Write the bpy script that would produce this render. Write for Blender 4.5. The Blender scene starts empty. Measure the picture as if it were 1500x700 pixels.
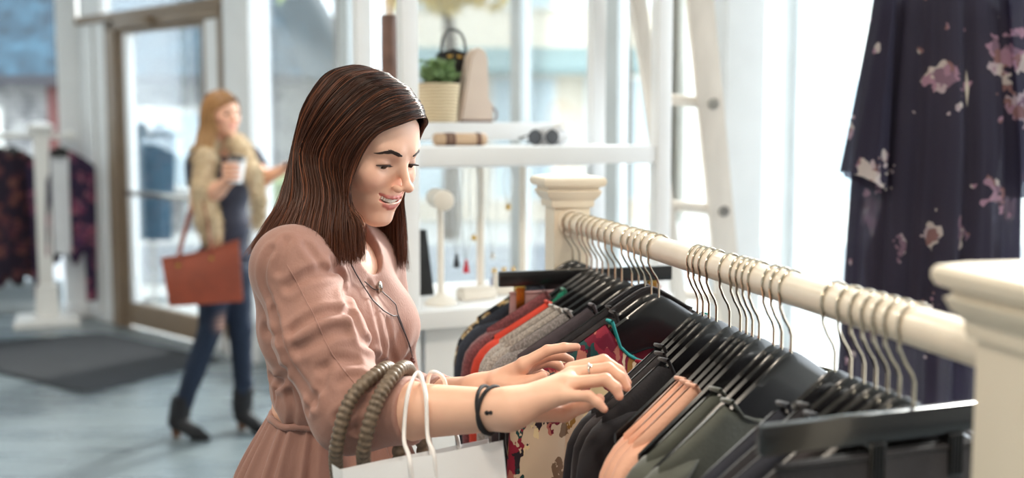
import bpy, bmesh, math, random
import numpy as np
from mathutils import Vector, Matrix, noise as mnoise

# ---------------------------------------------------------------- camera, world, lights, exposure
scene = bpy.context.scene
F_PX, CX, CY, CAM_Z = 1700.0, 750.0, 350.0, 1.55
PITCH = math.atan((350 - 186) / F_PX)
cam_data = bpy.data.cameras.new('camera')
cam = bpy.data.objects.new('camera', cam_data)
scene.collection.objects.link(cam)
cam.location = (0, 0, CAM_Z)
cam.rotation_euler = (math.pi / 2 - PITCH, 0, 0)
cam_data.sensor_width = 36.0
cam_data.lens = F_PX / 1500.0 * 36.0
cam_data.clip_start = 0.05
cam_data.clip_end = 300
cam_data.dof.use_dof = True
cam_data.dof.focus_distance = 1.74
cam_data.dof.aperture_fstop = 2.4
scene.camera = cam

world = bpy.data.worlds.new('hazy_sky')
scene.world = world
world.use_nodes = True
_bg = world.node_tree.nodes['Background']
_bg.inputs['Color'].default_value = (0.86, 0.94, 1.0, 1)
_bg.inputs['Strength'].default_value = 4.4

sun_data = bpy.data.lights.new('sun', 'SUN')
sun_data.energy = 7.0
sun_data.angle = math.radians(9)
sun_data.color = (1.0, 0.95, 0.86)
sun = bpy.data.objects.new('sun', sun_data)
scene.collection.objects.link(sun)
_sd = Vector((-0.52, -0.80, -0.50))
sun.rotation_euler = _sd.to_track_quat('-Z', 'Y').to_euler()

scene.view_settings.view_transform = 'Standard'
scene.view_settings.look = 'None'
scene.view_settings.gamma = 1
scene.view_settings.use_curve_mapping = False
scene.view_settings.exposure = 0.2
LAMP_POWER = 20.0
LAMP_COLOR = (1.0, 0.86, 0.70)

# ---------------------------------------------------------------- helpers
rng = random.Random(7)
nrg = np.random.default_rng(11)
PI = math.pi
_cp, _sp = math.cos(PITCH), math.sin(PITCH)

def P(px, py, Y):
    """world point seen at photo pixel (px, py) whose world Y is Y"""
    dx, dz = (px - CX) / F_PX, -(py - CY) / F_PX
    y = _cp + dz * _sp
    z = -_sp + dz * _cp
    s = Y / y
    return Vector((dx * s, Y, CAM_Z + z * s))

def srgb(r, g, b):
    def c(v):
        v /= 255.0
        return v / 12.92 if v <= 0.04045 else ((v + 0.055) / 1.055) ** 2.4
    return (c(r), c(g), c(b), 1.0)

MATS = {}
def new_mat(name):
    m = bpy.data.materials.new(name)
    m.use_nodes = True
    MATS[name] = m
    nt = m.node_tree
    b = nt.nodes['Principled BSDF']
    return m, nt, b

def node(nt, typ, **kw):
    n = nt.nodes.new(typ)
    for k, v in kw.items():
        setattr(n, k, v)
    return n

def ramp(nt, stops, interp='LINEAR'):
    r = nt.nodes.new('ShaderNodeValToRGB')
    cr = r.color_ramp
    cr.interpolation = interp
    while len(cr.elements) < len(stops):
        cr.elements.new(0.5)
    for e, (p, c) in zip(cr.elements, stops):
        e.position = p
        e.color = c
    return r

def mat(name, col, rough=0.6, metal=0.0, var=0.12, vscale=6.0, bump=0.0, bscale=120.0, sheen=0.0, spec=0.5, coat=0.0, stretch=(1, 1, 1), sss=0.0):
    if name in MATS:
        return MATS[name]
    m, nt, b = new_mat(name)
    L = nt.links
    tc = node(nt, 'ShaderNodeTexCoord')
    mp = node(nt, 'ShaderNodeMapping')
    mp.inputs['Scale'].default_value = stretch
    L.new(tc.outputs['Object'], mp.inputs['Vector'])
    n = node(nt, 'ShaderNodeTexNoise')
    n.inputs['Scale'].default_value = vscale
    n.inputs['Detail'].default_value = 4
    L.new(mp.outputs['Vector'], n.inputs['Vector'])
    c = srgb(*col)
    lo = tuple(max(0, v * (1 - var)) for v in c[:3]) + (1,)
    hi = tuple(min(1, v * (1 + var)) for v in c[:3]) + (1,)
    r = ramp(nt, [(0.3, lo), (0.7, hi)])
    L.new(n.outputs['Fac'], r.inputs['Fac'])
    L.new(r.outputs['Color'], b.inputs['Base Color'])
    b.inputs['Roughness'].default_value = rough
    b.inputs['Metallic'].default_value = metal
    b.inputs['Specular IOR Level'].default_value = spec
    if sheen:
        b.inputs['Sheen Weight'].default_value = sheen
        b.inputs['Sheen Roughness'].default_value = 0.4
    if coat:
        b.inputs['Coat Weight'].default_value = coat
        b.inputs['Coat Roughness'].default_value = 0.1
    if sss:
        b.inputs['Subsurface Weight'].default_value = sss
        b.inputs['Subsurface Radius'].default_value = (0.010, 0.0035, 0.0018)
        b.inputs['Subsurface Scale'].default_value = 1.0
    if bump:
        n2 = node(nt, 'ShaderNodeTexNoise')
        n2.inputs['Scale'].default_value = bscale
        n2.inputs['Detail'].default_value = 3
        L.new(mp.outputs['Vector'], n2.inputs['Vector'])
        bp = node(nt, 'ShaderNodeBump')
        bp.inputs['Strength'].default_value = bump
        bp.inputs['Distance'].default_value = 0.004
        L.new(n2.outputs['Fac'], bp.inputs['Height'])
        L.new(bp.outputs['Normal'], b.inputs['Normal'])
    return m

def floral(name, ground, petals, scale=9.0, thresh=0.42, leaf=None, rough=0.7, sheer=0.0, speck=0.5, zstretch=1.0, warp=0.35):
    """printed cloth: irregular blossoms with petal colours scattered on a ground colour"""
    m, nt, b = new_mat(name)
    L = nt.links
    tc = node(nt, 'ShaderNodeTexCoord')
    mp = node(nt, 'ShaderNodeMapping')
    mp.inputs['Scale'].default_value = (1, 1, zstretch)
    L.new(tc.outputs['Object'], mp.inputs['Vector'])
    nz = node(nt, 'ShaderNodeTexNoise')
    nz.inputs['Scale'].default_value = scale * 2.2
    nz.inputs['Detail'].default_value = 5
    L.new(mp.outputs['Vector'], nz.inputs['Vector'])
    mx = node(nt, 'ShaderNodeMixRGB', blend_type='LINEAR_LIGHT')
    mx.inputs['Fac'].default_value = warp / scale
    L.new(mp.outputs['Vector'], mx.inputs['Color1'])
    L.new(nz.outputs['Color'], mx.inputs['Color2'])
    v = node(nt, 'ShaderNodeTexVoronoi')
    v.inputs['Scale'].default_value = scale
    L.new(mx.outputs['Color'], v.inputs['Vector'])
    # petals: fine voronoi inside each blossom
    v2 = node(nt, 'ShaderNodeTexVoronoi')
    v2.inputs['Scale'].default_value = scale * 4.5
    L.new(mx.outputs['Color'], v2.inputs['Vector'])
    cols = [srgb(*c) for c in petals]
    rp = ramp(nt, [(i / len(cols), c) for i, c in enumerate(cols)], 'CONSTANT')
    sep = node(nt, 'ShaderNodeSeparateColor')
    L.new(v2.outputs['Color'], sep.inputs['Color'])
    L.new(sep.outputs['Red'], rp.inputs['Fac'])
    # blossom mask
    ns = node(nt, 'ShaderNodeTexNoise')
    ns.inputs['Scale'].default_value = scale * 5
    L.new(mp.outputs['Vector'], ns.inputs['Vector'])
    ad = node(nt, 'ShaderNodeMath', operation='MULTIPLY_ADD')
    ad.inputs[1].default_value = speck
    L.new(ns.outputs['Fac'], ad.inputs[0])
    L.new(v.outputs['Distance'], ad.inputs[2])
    lt = node(nt, 'ShaderNodeMath', operation='LESS_THAN')
    lt.inputs[1].default_value = thresh + speck * 0.5
    L.new(ad.outputs[0], lt.inputs[0])
    fin = node(nt, 'ShaderNodeMixRGB')
    g = node(nt, 'ShaderNodeRGB')
    g.outputs[0].default_value = srgb(*ground)
    src = g.outputs[0]
    if leaf:
        v3 = node(nt, 'ShaderNodeTexVoronoi')
        v3.inputs['Scale'].default_value = scale * 1.7
        L.new(mx.outputs['Color'], v3.inputs['Vector'])
        l3 = node(nt, 'ShaderNodeMath', operation='LESS_THAN')
        l3.inputs[1].default_value = 0.3
        L.new(v3.outputs['Distance'], l3.inputs[0])
        m3 = node(nt, 'ShaderNodeMixRGB')
        L.new(l3.outputs[0], m3.inputs['Fac'])
        L.new(src, m3.inputs['Color1'])
        m3.inputs['Color2'].default_value = srgb(*leaf)
        src = m3.outputs['Color']
    L.new(lt.outputs[0], fin.inputs['Fac'])
    L.new(src, fin.inputs['Color1'])
    L.new(rp.outputs['Color'], fin.inputs['Color2'])
    L.new(fin.outputs['Color'], b.inputs['Base Color'])
    b.inputs['Roughness'].default_value = rough
    b.inputs['Specular IOR Level'].default_value = 0.25
    if sheer:
        out = nt.nodes['Material Output']
        tl = node(nt, 'ShaderNodeBsdfTranslucent')
        L.new(fin.outputs['Color'], tl.inputs['Color'])
        ms = node(nt, 'ShaderNodeMixShader')
        ms.inputs['Fac'].default_value = 0.5
        L.new(b.outputs[0], ms.inputs[1])
        L.new(tl.outputs[0], ms.inputs[2])
        tr = node(nt, 'ShaderNodeBsdfTransparent')
        ms2 = node(nt, 'ShaderNodeMixShader')
        ms2.inputs['Fac'].default_value = sheer
        L.new(ms.outputs[0], ms2.inputs[1])
        L.new(tr.outputs[0], ms2.inputs[2])
        L.new(ms2.outputs[0], out.inputs['Surface'])
    return m

def vcol_mat(name, rough=0.5, sss=0.0, bump=0.0, bscale=300.0, spec=0.4, sheen=0.0, rmul=None):
    m, nt, b = new_mat(name)
    L = nt.links
    a = node(nt, 'ShaderNodeVertexColor', layer_name='col')
    L.new(a.outputs['Color'], b.inputs['Base Color'])
    b.inputs['Roughness'].default_value = rough
    b.inputs['Specular IOR Level'].default_value = spec
    if sss:
        b.inputs['Subsurface Weight'].default_value = sss
        b.inputs['Subsurface Radius'].default_value = (0.009, 0.003, 0.0015)
        b.inputs['Subsurface Scale'].default_value = 1.0
    if sheen:
        b.inputs['Sheen Weight'].default_value = sheen
    if bump:
        tc = node(nt, 'ShaderNodeTexCoord')
        n2 = node(nt, 'ShaderNodeTexNoise')
        n2.inputs['Scale'].default_value = bscale
        n2.inputs['Detail'].default_value = 3
        L.new(tc.outputs['Object'], n2.inputs['Vector'])
        bp = node(nt, 'ShaderNodeBump')
        bp.inputs['Strength'].default_value = bump
        bp.inputs['Distance'].default_value = 0.003
        L.new(n2.outputs['Fac'], bp.inputs['Height'])
        L.new(bp.outputs['Normal'], b.inputs['Normal'])
    return m

def glass_mat(name, tint=(0.97, 0.99, 1.0), refl=0.5):
    m, nt, b = new_mat(name)
    L = nt.links
    nt.nodes.remove(b)
    out = nt.nodes['Material Output']
    tr = node(nt, 'ShaderNodeBsdfTransparent')
    tr.inputs['Color'].default_value = (*tint, 1)
    gl = node(nt, 'ShaderNodeBsdfGlossy')
    gl.inputs['Roughness'].default_value = 0.02
    fr = node(nt, 'ShaderNodeFresnel')
    fr.inputs['IOR'].default_value = 1.45
    mu = node(nt, 'ShaderNodeMath', operation='MULTIPLY')
    mu.inputs[1].default_value = refl
    L.new(fr.outputs[0], mu.inputs[0])
    ms = node(nt, 'ShaderNodeMixShader')
    L.new(mu.outputs[0], ms.inputs['Fac'])
    L.new(tr.outputs[0], ms.inputs[1])
    L.new(gl.outputs[0], ms.inputs[2])
    L.new(ms.outputs[0], out.inputs['Surface'])
    return m

def link(o):
    scene.collection.objects.link(o)
    return o

def tag(o, label=None, cat=None, group=None, kind=None):
    if label: o['label'] = label
    if cat: o['category'] = cat
    if group: o['group'] = group
    if kind: o['kind'] = kind
    return o

def thing(name, loc, label, cat, group=None, rz=0.0):
    o = link(bpy.data.objects.new(name, None))
    o.empty_display_size = 0.05
    o.location = loc
    o.rotation_euler = (0, 0, rz)
    return tag(o, label, cat, group)

class MB:
    """mesh builder: collects shapes, then links them as one mesh object"""
    def __init__(self):
        self.v, self.f = [], []

    def add(self, verts, faces):
        k = len(self.v)
        self.v.extend(Vector(p) for p in verts)
        self.f.extend(tuple(i + k for i in fc) for fc in faces)
        return self

    def box(self, c, s, bev=0.0, rz=0.0, M=None):
        bm = bmesh.new()
        bmesh.ops.create_cube(bm, size=1.0)
        for v in bm.verts:
            v.co = Vector((v.co.x * s[0], v.co.y * s[1], v.co.z * s[2]))
        if bev > 0:
            bmesh.ops.bevel(bm, geom=bm.edges[:], offset=min(bev, min(s) * 0.45), segments=2, affect='EDGES', profile=0.6)
        T = Matrix.Translation(Vector(c)) @ (M.to_4x4() if M is not None else Matrix.Rotation(rz, 4, 'Z'))
        bm.verts.index_update()
        self.add([T @ v.co for v in bm.verts], [[v.index for v in f.verts] for f in bm.faces])
        bm.free()
        return self

    def tube(self, pts, rad, n=10, cap=True, flat=1.0, up=None):
        """swept tube; rad number or list; flat squeezes the second axis"""
        pts = [Vector(p) for p in pts]
        m = len(pts)
        rad = [rad] * m if isinstance(rad, (int, float)) else list(rad)
        fl = [flat] * m if isinstance(flat, (int, float)) else list(flat)
        t0 = (pts[1] - pts[0]).normalized()
        ref = Vector(up) if up is not None else (Vector((0, 0, 1)) if abs(t0.z) < 0.9 else Vector((1, 0, 0)))
        nrm = (ref - t0 * ref.dot(t0)).normalized()
        vs, fs = [], []
        for i, p in enumerate(pts):
            t = (pts[min(i + 1, m - 1)] - pts[max(i - 1, 0)]).normalized()
            if up is not None:
                nrm = Vector(up)
            nrm = nrm - t * nrm.dot(t)
            if nrm.length < 1e-6:
                nrm = t.orthogonal()
            nrm.normalize()
            bi = t.cross(nrm)
            for k in range(n):
                a = 2 * PI * k / n
                vs.append(p + nrm * (math.cos(a) * rad[i]) + bi * (math.sin(a) * rad[i] * fl[i]))
        for i in range(m - 1):
            for k in range(n):
                k2 = (k + 1) % n
                fs.append((i * n + k, i * n + k2, (i + 1) * n + k2, (i + 1) * n + k))
        if cap:
            fs.append(tuple(range(n - 1, -1, -1)))
            fs.append(tuple((m - 1) * n + k for k in range(n)))
        return self.add(vs, fs)

    def lathe(self, prof, c=(0, 0, 0), n=24, M=None):
        """prof: list of (r, z)"""
        c = Vector(c)
        vs, fs = [], []
        for (r, z) in prof:
            for k in range(n):
                a = 2 * PI * k / n
                p = Vector((r * math.cos(a), r * math.sin(a), z))
                vs.append(c + (M @ p if M is not None else p))
        for i in range(len(prof) - 1):
            for k in range(n):
                k2 = (k + 1) % n
                fs.append((i * n + k, i * n + k2, (i + 1) * n + k2, (i + 1) * n + k))
        fs.append(tuple(range(n - 1, -1, -1)))
        fs.append(tuple((len(prof) - 1) * n + k for k in range(n)))
        return self.add(vs, fs)

    def rings(self, prof, c=(0, 0, 0), rz=0.0):
        """square 'lathe': prof list of (half width, z), for newel caps and moulded bases"""
        c = Vector(c)
        R = Matrix.Rotation(rz, 3, 'Z')
        vs, fs = [], []
        for (w, z) in prof:
            for sx, sy in ((-1, -1), (1, -1), (1, 1), (-1, 1)):
                vs.append(c + R @ Vector((sx * w, sy * w, z)))
        for i in range(len(prof) - 1):
            for k in range(4):
                k2 = (k + 1) % 4
                fs.append((i * 4 + k, i * 4 + k2, (i + 1) * 4 + k2, (i + 1) * 4 + k))
        fs.append((3, 2, 1, 0))
        fs.append(tuple((len(prof) - 1) * 4 + k for k in range(4)))
        return self.add(vs, fs)

    def prism(self, outline, axis_vec):
        """planar outline (list of Vector) extruded by axis_vec"""
        o = [Vector(p) for p in outline]
        n = len(o)
        a = Vector(axis_vec)
        fs = [tuple(range(n)), tuple(range(2 * n - 1, n - 1, -1))]
        fs += [(i, i + n, (i + 1) % n + n, (i + 1) % n) for i in range(n)]
        return self.add(o + [p + a for p in o], fs)

    def grid(self, rows, closed=False):
        n = len(rows[0])
        vs = [p for r in rows for p in r]
        fs = []
        for i in range(len(rows) - 1):
            for k in range(n if closed else n - 1):
                k2 = (k + 1) % n
                fs.append((i * n + k, i * n + k2, (i + 1) * n + k2, (i + 1) * n + k))
        return self.add(vs, fs)

    def build(self, name, material, parent=None, smooth=True, angle=40, world=False, fixn=True):
        off = Vector((0, 0, 0))
        if world and parent is not None:
            p = parent
            while p is not None:
                off += Vector(p.location)
                p = p.parent
        me = bpy.data.meshes.new(name)
        me.from_pydata([tuple(v - off) for v in self.v], [], self.f)
        if fixn:
            bm = bmesh.new()
            bm.from_mesh(me)
            bmesh.ops.recalc_face_normals(bm, faces=bm.faces[:])
            bm.to_mesh(me)
            bm.free()
        if smooth:
            me.shade_smooth()
            if angle:
                me.set_sharp_from_angle(angle=math.radians(angle))
        me.materials.append(material)
        o = link(bpy.data.objects.new(name, me))
        if parent is not None:
            o.parent = parent
        return o

def np_mesh(name, verts, faces, material, parent=None, colors=None, world=False, smooth=True):
    off = np.zeros(3)
    if world and parent is not None:
        off = np.array(parent.location)
    me = bpy.data.meshes.new(name)
    verts = np.asarray(verts, dtype=np.float64) - off
    faces = np.asarray(faces, dtype=np.int32)
    nv, nf, k = len(verts), len(faces), faces.shape[1]
    me.vertices.add(nv)
    me.vertices.foreach_set('co', verts.astype(np.float32).ravel())
    me.loops.add(nf * k)
    me.loops.foreach_set('vertex_index', faces.ravel())
    me.polygons.add(nf)
    me.polygons.foreach_set('loop_start', np.arange(0, nf * k, k, dtype=np.int32))
    me.update(calc_edges=True)
    me.validate()
    if smooth:
        me.shade_smooth()
    if colors is not None:
        ca = me.color_attributes.new('col', 'FLOAT_COLOR', 'POINT')
        c4 = np.ones((nv, 4), dtype=np.float32)
        c4[:, :3] = colors
        ca.data.foreach_set('color', c4.ravel())
    me.materials.append(material)
    o = link(bpy.data.objects.new(name, me))
    if parent is not None:
        o.parent = parent
    return o

def copy_tree(o, parent=None):
    c = link(o.copy())
    c.parent = parent
    for ch in list(o.children):
        copy_tree(ch, c)
    return c

def catmull(pts, n):
    """smooth points through a polyline (numpy or Vector), n samples"""
    p = np.array([tuple(q) for q in pts], dtype=float)
    p = np.vstack([2 * p[0] - p[1], p, 2 * p[-1] - p[-2]])
    m = len(p) - 3
    out = []
    for t in np.linspace(0, m - 1e-6, n):
        i = int(t)
        u = t - i
        a, b, c, d = p[i], p[i + 1], p[i + 2], p[i + 3]
        out.append(0.5 * (2 * b + (c - a) * u + (2 * a - 5 * b + 4 * c - d) * u * u + (3 * b - a - 3 * c + d) * u ** 3))
    return out

def cv(pts, n):
    return [Vector(p) for p in catmull(pts, n)]

# ---------------------------------------------------------------- signed distance sculpting (numpy surface nets)
def smin(a, b, k):
    if k <= 0:
        return np.minimum(a, b)
    h = np.clip(0.5 + 0.5 * (b - a) / k, 0, 1)
    return b + (a - b) * h - k * h * (1 - h)

def smax(a, b, k):
    return -smin(-a, -b, k)

def cone(p, a, b, ra, rb):
    a = np.asarray(a, np.float32); b = np.asarray(b, np.float32)
    ab = b - a
    pa = p - a
    t = np.clip(pa @ ab / float(ab @ ab), 0, 1)
    d = pa - t[:, None] * ab
    return np.sqrt(np.einsum('ij,ij->i', d, d)) - (ra + (rb - ra) * t)

def chain(p, pts, rads, k=0.0):
    d = None
    for i in range(len(pts) - 1):
        e = cone(p, pts[i], pts[i + 1], rads[i], rads[i + 1])
        d = e if d is None else smin(d, e, k)
    return d

def ell(p, c, r, R=None):
    q = p - np.asarray(c, np.float32)
    if R is not None:
        q = q @ np.asarray(R, np.float32)          # columns of R = local axes in world
    r = np.asarray(r, np.float32)
    a = q / r
    k0 = np.sqrt(np.einsum('ij,ij->i', a, a)) + 1e-9
    b = a / r
    k1 = np.sqrt(np.einsum('ij,ij->i', b, b)) + 1e-9
    return k0 * (k0 - 1) / k1

def surface(fn, lo, hi, h):
    lo = np.asarray(lo, float); hi = np.asarray(hi, float)
    n = np.ceil((hi - lo) / h).astype(int) + 1
    ax = [lo[i] + h * np.arange(n[i]) for i in range(3)]
    B = 8
    nb = -(-n // B)
    F = np.full(nb * B, 1.0, np.float32)
    cen = [lo[i] + h * (np.arange(nb[i]) * B + (B - 1) / 2) for i in range(3)]
    g = np.stack(np.meshgrid(*cen, indexing='ij'), -1).reshape(-1, 3).astype(np.float32)
    fc = fn(g)
    reach = B * h * 0.87 * 1.5 + 0.004
    bi = np.stack(np.unravel_index(np.arange(len(g)), nb), 1)
    F4 = F.reshape(nb[0], B, nb[1], B, nb[2], B)
    F4[:] = np.where(fc < 0, -1.0, 1.0).astype(np.float32).reshape(nb[0], 1, nb[1], 1, nb[2], 1)
    act = np.nonzero(np.abs(fc) < reach)[0]
    off = np.stack(np.meshgrid(*[np.arange(B)] * 3, indexing='ij'), -1).reshape(-1, 3)
    for i in range(0, len(act), 600):
        blk = bi[act[i:i + 600]]
        idx = blk[:, None, :] * B + off[None]
        pts = (lo + h * idx.reshape(-1, 3)).astype(np.float32)
        val = fn(pts).reshape(len(blk), B, B, B)
        F4[blk[:, 0], :, blk[:, 1], :, blk[:, 2], :] = val
    F = F[:n[0], :n[1], :n[2]]
    S = F < 0
    c = n - 1
    fls, poss = [], []
    edges = []
    for axis in range(3):
        s0 = [slice(None)] * 3; s1 = [slice(None)] * 3
        s0[axis] = slice(0, -1); s1[axis] = slice(1, None)
        cr = S[tuple(s0)] != S[tuple(s1)]
        idx = np.argwhere(cr)
        f0 = F[tuple(s0)][cr]; f1 = F[tuple(s1)][cr]
        t = f0 / (f0 - f1)
        pos = idx.astype(float)
        pos[:, axis] += t
        o1, o2 = [a for a in range(3) if a != axis]
        ok = (idx[:, o1] > 0) & (idx[:, o2] > 0) & (idx[:, o1] < c[o1]) & (idx[:, o2] < c[o2])
        for d1 in (0, 1):
            for d2 in (0, 1):
                ci = idx.copy()
                ci[:, o1] -= d1; ci[:, o2] -= d2
                v = (ci >= 0).all(1) & (ci < c).all(1)
                fl = (ci[v, 0] * c[1] + ci[v, 1]) * c[2] + ci[v, 2]
                fls.append(fl); poss.append(pos[v])
        edges.append((axis, o1, o2, idx[ok], f0[ok] < 0))
    fls = np.concatenate(fls); poss = np.concatenate(poss)
    used, inv = np.unique(fls, return_inverse=True)
    cnt = np.bincount(inv)
    vid = -np.ones(int(c[0] * c[1] * c[2]), np.int32)
    vid[used] = np.arange(len(used))
    V = np.stack([np.bincount(inv, poss[:, q]) / cnt for q in range(3)], 1) * h + lo
    quads = []
    for axis, o1, o2, idx, neg in edges:
        def cell(d1, d2):
            ci = idx.copy()
            ci[:, o1] -= d1; ci[:, o2] -= d2
            return vid[(ci[:, 0] * c[1] + ci[:, 1]) * c[2] + ci[:, 2]]
        q = np.stack([cell(0, 0), cell(1, 0), cell(1, 1), cell(0, 1)], 1)
        flip = neg if axis != 1 else ~neg
        q[~flip] = q[~flip][:, ::-1]
        quads.append(q)
    return V, np.concatenate(quads)

def hit(fn, px, py, y0, y1, lift=0.0):
    """first point of the solid fn along the view ray through a pixel, between depths y0 and y1"""
    ys = np.linspace(y0, y1, 500)
    pts = np.array([tuple(P(px, py, y)) for y in ys], np.float32)
    f = fn(pts)
    k = np.nonzero(f < lift)[0]
    return Vector(pts[k[0]]) if len(k) else None

def join_np(parts):
    vs, fs, cs, k = [], [], [], 0
    for v, f, col in parts:
        vs.append(v); fs.append(f + k); cs.append(col); k += len(v)
    return np.concatenate(vs), np.concatenate(fs), np.concatenate(cs)

def strands(paths, radii, n=4):
    """paths (S, M, 3) -> many thin tapered tubes as one mesh; radii (S, M)"""
    paths = np.asarray(paths, float)
    S, M, _ = paths.shape
    t = np.gradient(paths, axis=1)
    t /= np.linalg.norm(t, axis=2, keepdims=True) + 1e-9
    ref = np.array([0.31, 0.9, 0.29])
    nr = np.cross(t, ref); nr /= np.linalg.norm(nr, axis=2, keepdims=True) + 1e-9
    bi = np.cross(t, nr)
    a = 2 * PI * np.arange(n) / n
    V = paths[:, :, None, :] + radii[:, :, None, None] * (np.cos(a)[None, None, :, None] * nr[:, :, None, :] + np.sin(a)[None, None, :, None] * bi[:, :, None, :])
    base = (np.arange(S)[:, None, None] * M + np.arange(M - 1)[None, :, None]) * n
    k = np.arange(n)[None, None, :]
    k2 = (k + 1) % n
    Q = np.stack([base + k, base + k2, base + n + k2, base + n + k], -1).reshape(-1, 4)
    return V.reshape(-1, 3), Q

def vnoise(p, scale, seed=0.0):
    """cheap smooth pseudo-noise from warped sines"""
    q = p * scale + seed
    return (np.sin(q[:, 0] * 1.7 + 2.1 * np.sin(q[:, 1] * 0.9 + seed)) + np.sin(q[:, 1] * 1.9 + 1.7 * np.sin(q[:, 2] * 1.1)) + np.sin(q[:, 2] * 1.6 + 1.9 * np.sin(q[:, 0] * 1.2 + 0.5))) / 3.0
# ---------------------------------------------------------------- materials of the place
M_white = mat('white_paint', (236, 238, 240), 0.45, var=0.03, bump=0.05, bscale=40)
M_whitewood = mat('white_painted_wood', (238, 236, 232), 0.38, var=0.04, vscale=9, bump=0.06, bscale=60, stretch=(1, 1, 0.2))
M_cream = mat('cream_rail_paint', (236, 224, 206), 0.3, var=0.05, vscale=14, coat=0.3)
M_wall = mat('wall_plaster', (226, 228, 228), 0.8, var=0.04, vscale=2, bump=0.08, bscale=80)
M_ceiling = mat('ceiling_plaster', (236, 236, 232), 0.9, var=0.02)
M_alu = mat('door_frame_metal', (138, 118, 98), 0.45, var=0.08)
M_bluegrey = mat('mullion_paint', (206, 214, 218), 0.4, var=0.04)
M_kneewall = mat('kneewall_paint', (176, 186, 192), 0.6, var=0.05)
M_glass = glass_mat('window_glass', (0.97, 0.99, 1.0), 0.6)
M_black = mat('black_plastic', (22, 21, 23), 0.3, var=0.15)
M_chrome = mat('brushed_steel', (200, 196, 190), 0.22, metal=1.0, var=0.05)
M_rubber = mat('mat_pile', (38, 41, 46), 0.95, var=0.2, vscale=90, bump=0.5, bscale=500)
M_matedge = mat('mat_rubber_edge', (52, 56, 60), 0.7, var=0.1)

def floor_material():
    m, nt, b = new_mat('shop_floor')
    L = nt.links
    tc = node(nt, 'ShaderNodeTexCoord')
    mp = node(nt, 'ShaderNodeMapping')
    mp.inputs['Rotation'].default_value = (0, 0, math.radians(8))
    mp.inputs['Scale'].default_value = (0.55, 3.2, 1)
    L.new(tc.outputs['Object'], mp.inputs['Vector'])
    n = node(nt, 'ShaderNodeTexNoise')
    n.inputs['Scale'].default_value = 2.2
    n.inputs['Detail'].default_value = 7
    n.inputs['Roughness'].default_value = 0.62
    L.new(mp.outputs['Vector'], n.inputs['Vector'])
    r = ramp(nt, [(0.25, srgb(98, 109, 115)), (0.5, srgb(106, 117, 122)), (0.78, srgb(115, 125, 128))])
    L.new(n.outputs['Fac'], r.inputs['Fac'])
    L.new(r.outputs['Color'], b.inputs['Base Color'])
    r2 = ramp(nt, [(0.3, (0.22, 0.22, 0.22, 1)), (0.75, (0.38, 0.38, 0.38, 1))])
    L.new(n.outputs['Fac'], r2.inputs['Fac'])
    L.new(r2.outputs['Color'], b.inputs['Roughness'])
    b.inputs['Specular IOR Level'].default_value = 0.55
    bp = node(nt, 'ShaderNodeBump')
    bp.inputs['Strength'].default_value = 0.06
    bp.inputs['Distance'].default_value = 0.01
    L.new(n.outputs['Fac'], bp.inputs['Height'])
    L.new(bp.outputs['Normal'], b.inputs['Normal'])
    return m
M_floor = floor_material()

def fpt(px, z=0.0):
    """point on the slanted shop front (plane X + Y = 6) behind photo column px"""
    k = (px - 750) / 1708.0
    Y = 6.0 / (1 + k)
    return Vector((k * Y, Y, z))
UF = Vector((0.70711, -0.70711, 0))      # along the shop front
NF = Vector((-0.70711, -0.70711, 0))     # into the shop

def fbox(mb, px0, px1, z0, z1, th, off=0.0, bev=0.004):
    a, b = fpt(px0), fpt(px1)
    c = (a + b) / 2 + NF * off
    mb.box((c.x, c.y, (z0 + z1) / 2), ((b - a).length, th, z1 - z0), bev, rz=-PI / 4)
    return mb

def struct(name, mb, m, parent=None, label=None, cat=None, **kw):
    o = mb.build(name, m, parent, **kw)
    if parent is None:
        o['kind'] = 'structure'
        if label: o['label'] = label
        if cat: o['category'] = cat
    return o

CEIL = 3.45
ROOM = [(-7.2, 9.6), (-7.2, -4.0), (4.6, -4.0), (4.6, 1.4), (-3.6, 9.6)]
def slab(z, poly, th):
    mb = MB()
    mb.prism([Vector((x, y, z)) for x, y in poly], (0, 0, th))
    return mb
struct('floor', slab(-0.05, ROOM, 0.05), M_floor, label='polished pale grey shop floor with faint streaks', cat='floor', smooth=False)
struct('ceiling', slab(CEIL, ROOM, 0.12), M_ceiling, label='white plaster ceiling above the shop', cat='ceiling', smooth=False)
struct('wall_left', MB().box((-7.26, 2.8, CEIL / 2), (0.12, 13.6, CEIL)), M_wall, label='pale plaster wall at the far left of the shop', cat='wall', smooth=False)
struct('wall_back', MB().box((-1.3, -4.06, CEIL / 2), (12, 0.12, CEIL)), M_wall, label='pale plaster wall behind the viewer', cat='wall', smooth=False)
struct('wall_right', MB().box((4.66, -1.3, CEIL / 2), (0.12, 5.4, CEIL)), M_wall, label='pale plaster wall right of the rail', cat='wall', smooth=False)

# far-left window wall (faces the viewer)
struct('wall_front', MB().box((-5.5, 9.66, 0.11), (3.5, 0.12, 0.22)), M_kneewall, label='low grey-blue wall under the far left window', cat='wall', smooth=False)
struct('baseboard_front', MB().box((-5.5, 9.59, 0.05), (3.5, 0.02, 0.1), 0.004), M_bluegrey, label='grey baseboard under the far left window', cat='baseboard')
w1 = thing('window_1', (-5.5, 9.66, 0.22), 'large far left shop window looking at the blue shingle roof', 'window'); w1['kind'] = 'structure'
struct('window_frame', MB().box((-5.5, 9.66, 0.25), (3.5, 0.1, 0.06), 0.005).box((-5.5, 9.66, 3.38), (3.5, 0.1, 0.14), 0.005).box((-7.15, 9.66, 1.8), (0.1, 0.1, 3.2), 0.005), M_bluegrey, w1, world=True)
struct('window_pane', MB().box((-5.5, 9.66, 1.8), (3.3, 0.008, 3.1)), M_glass, w1, world=True, smooth=False)

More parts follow.
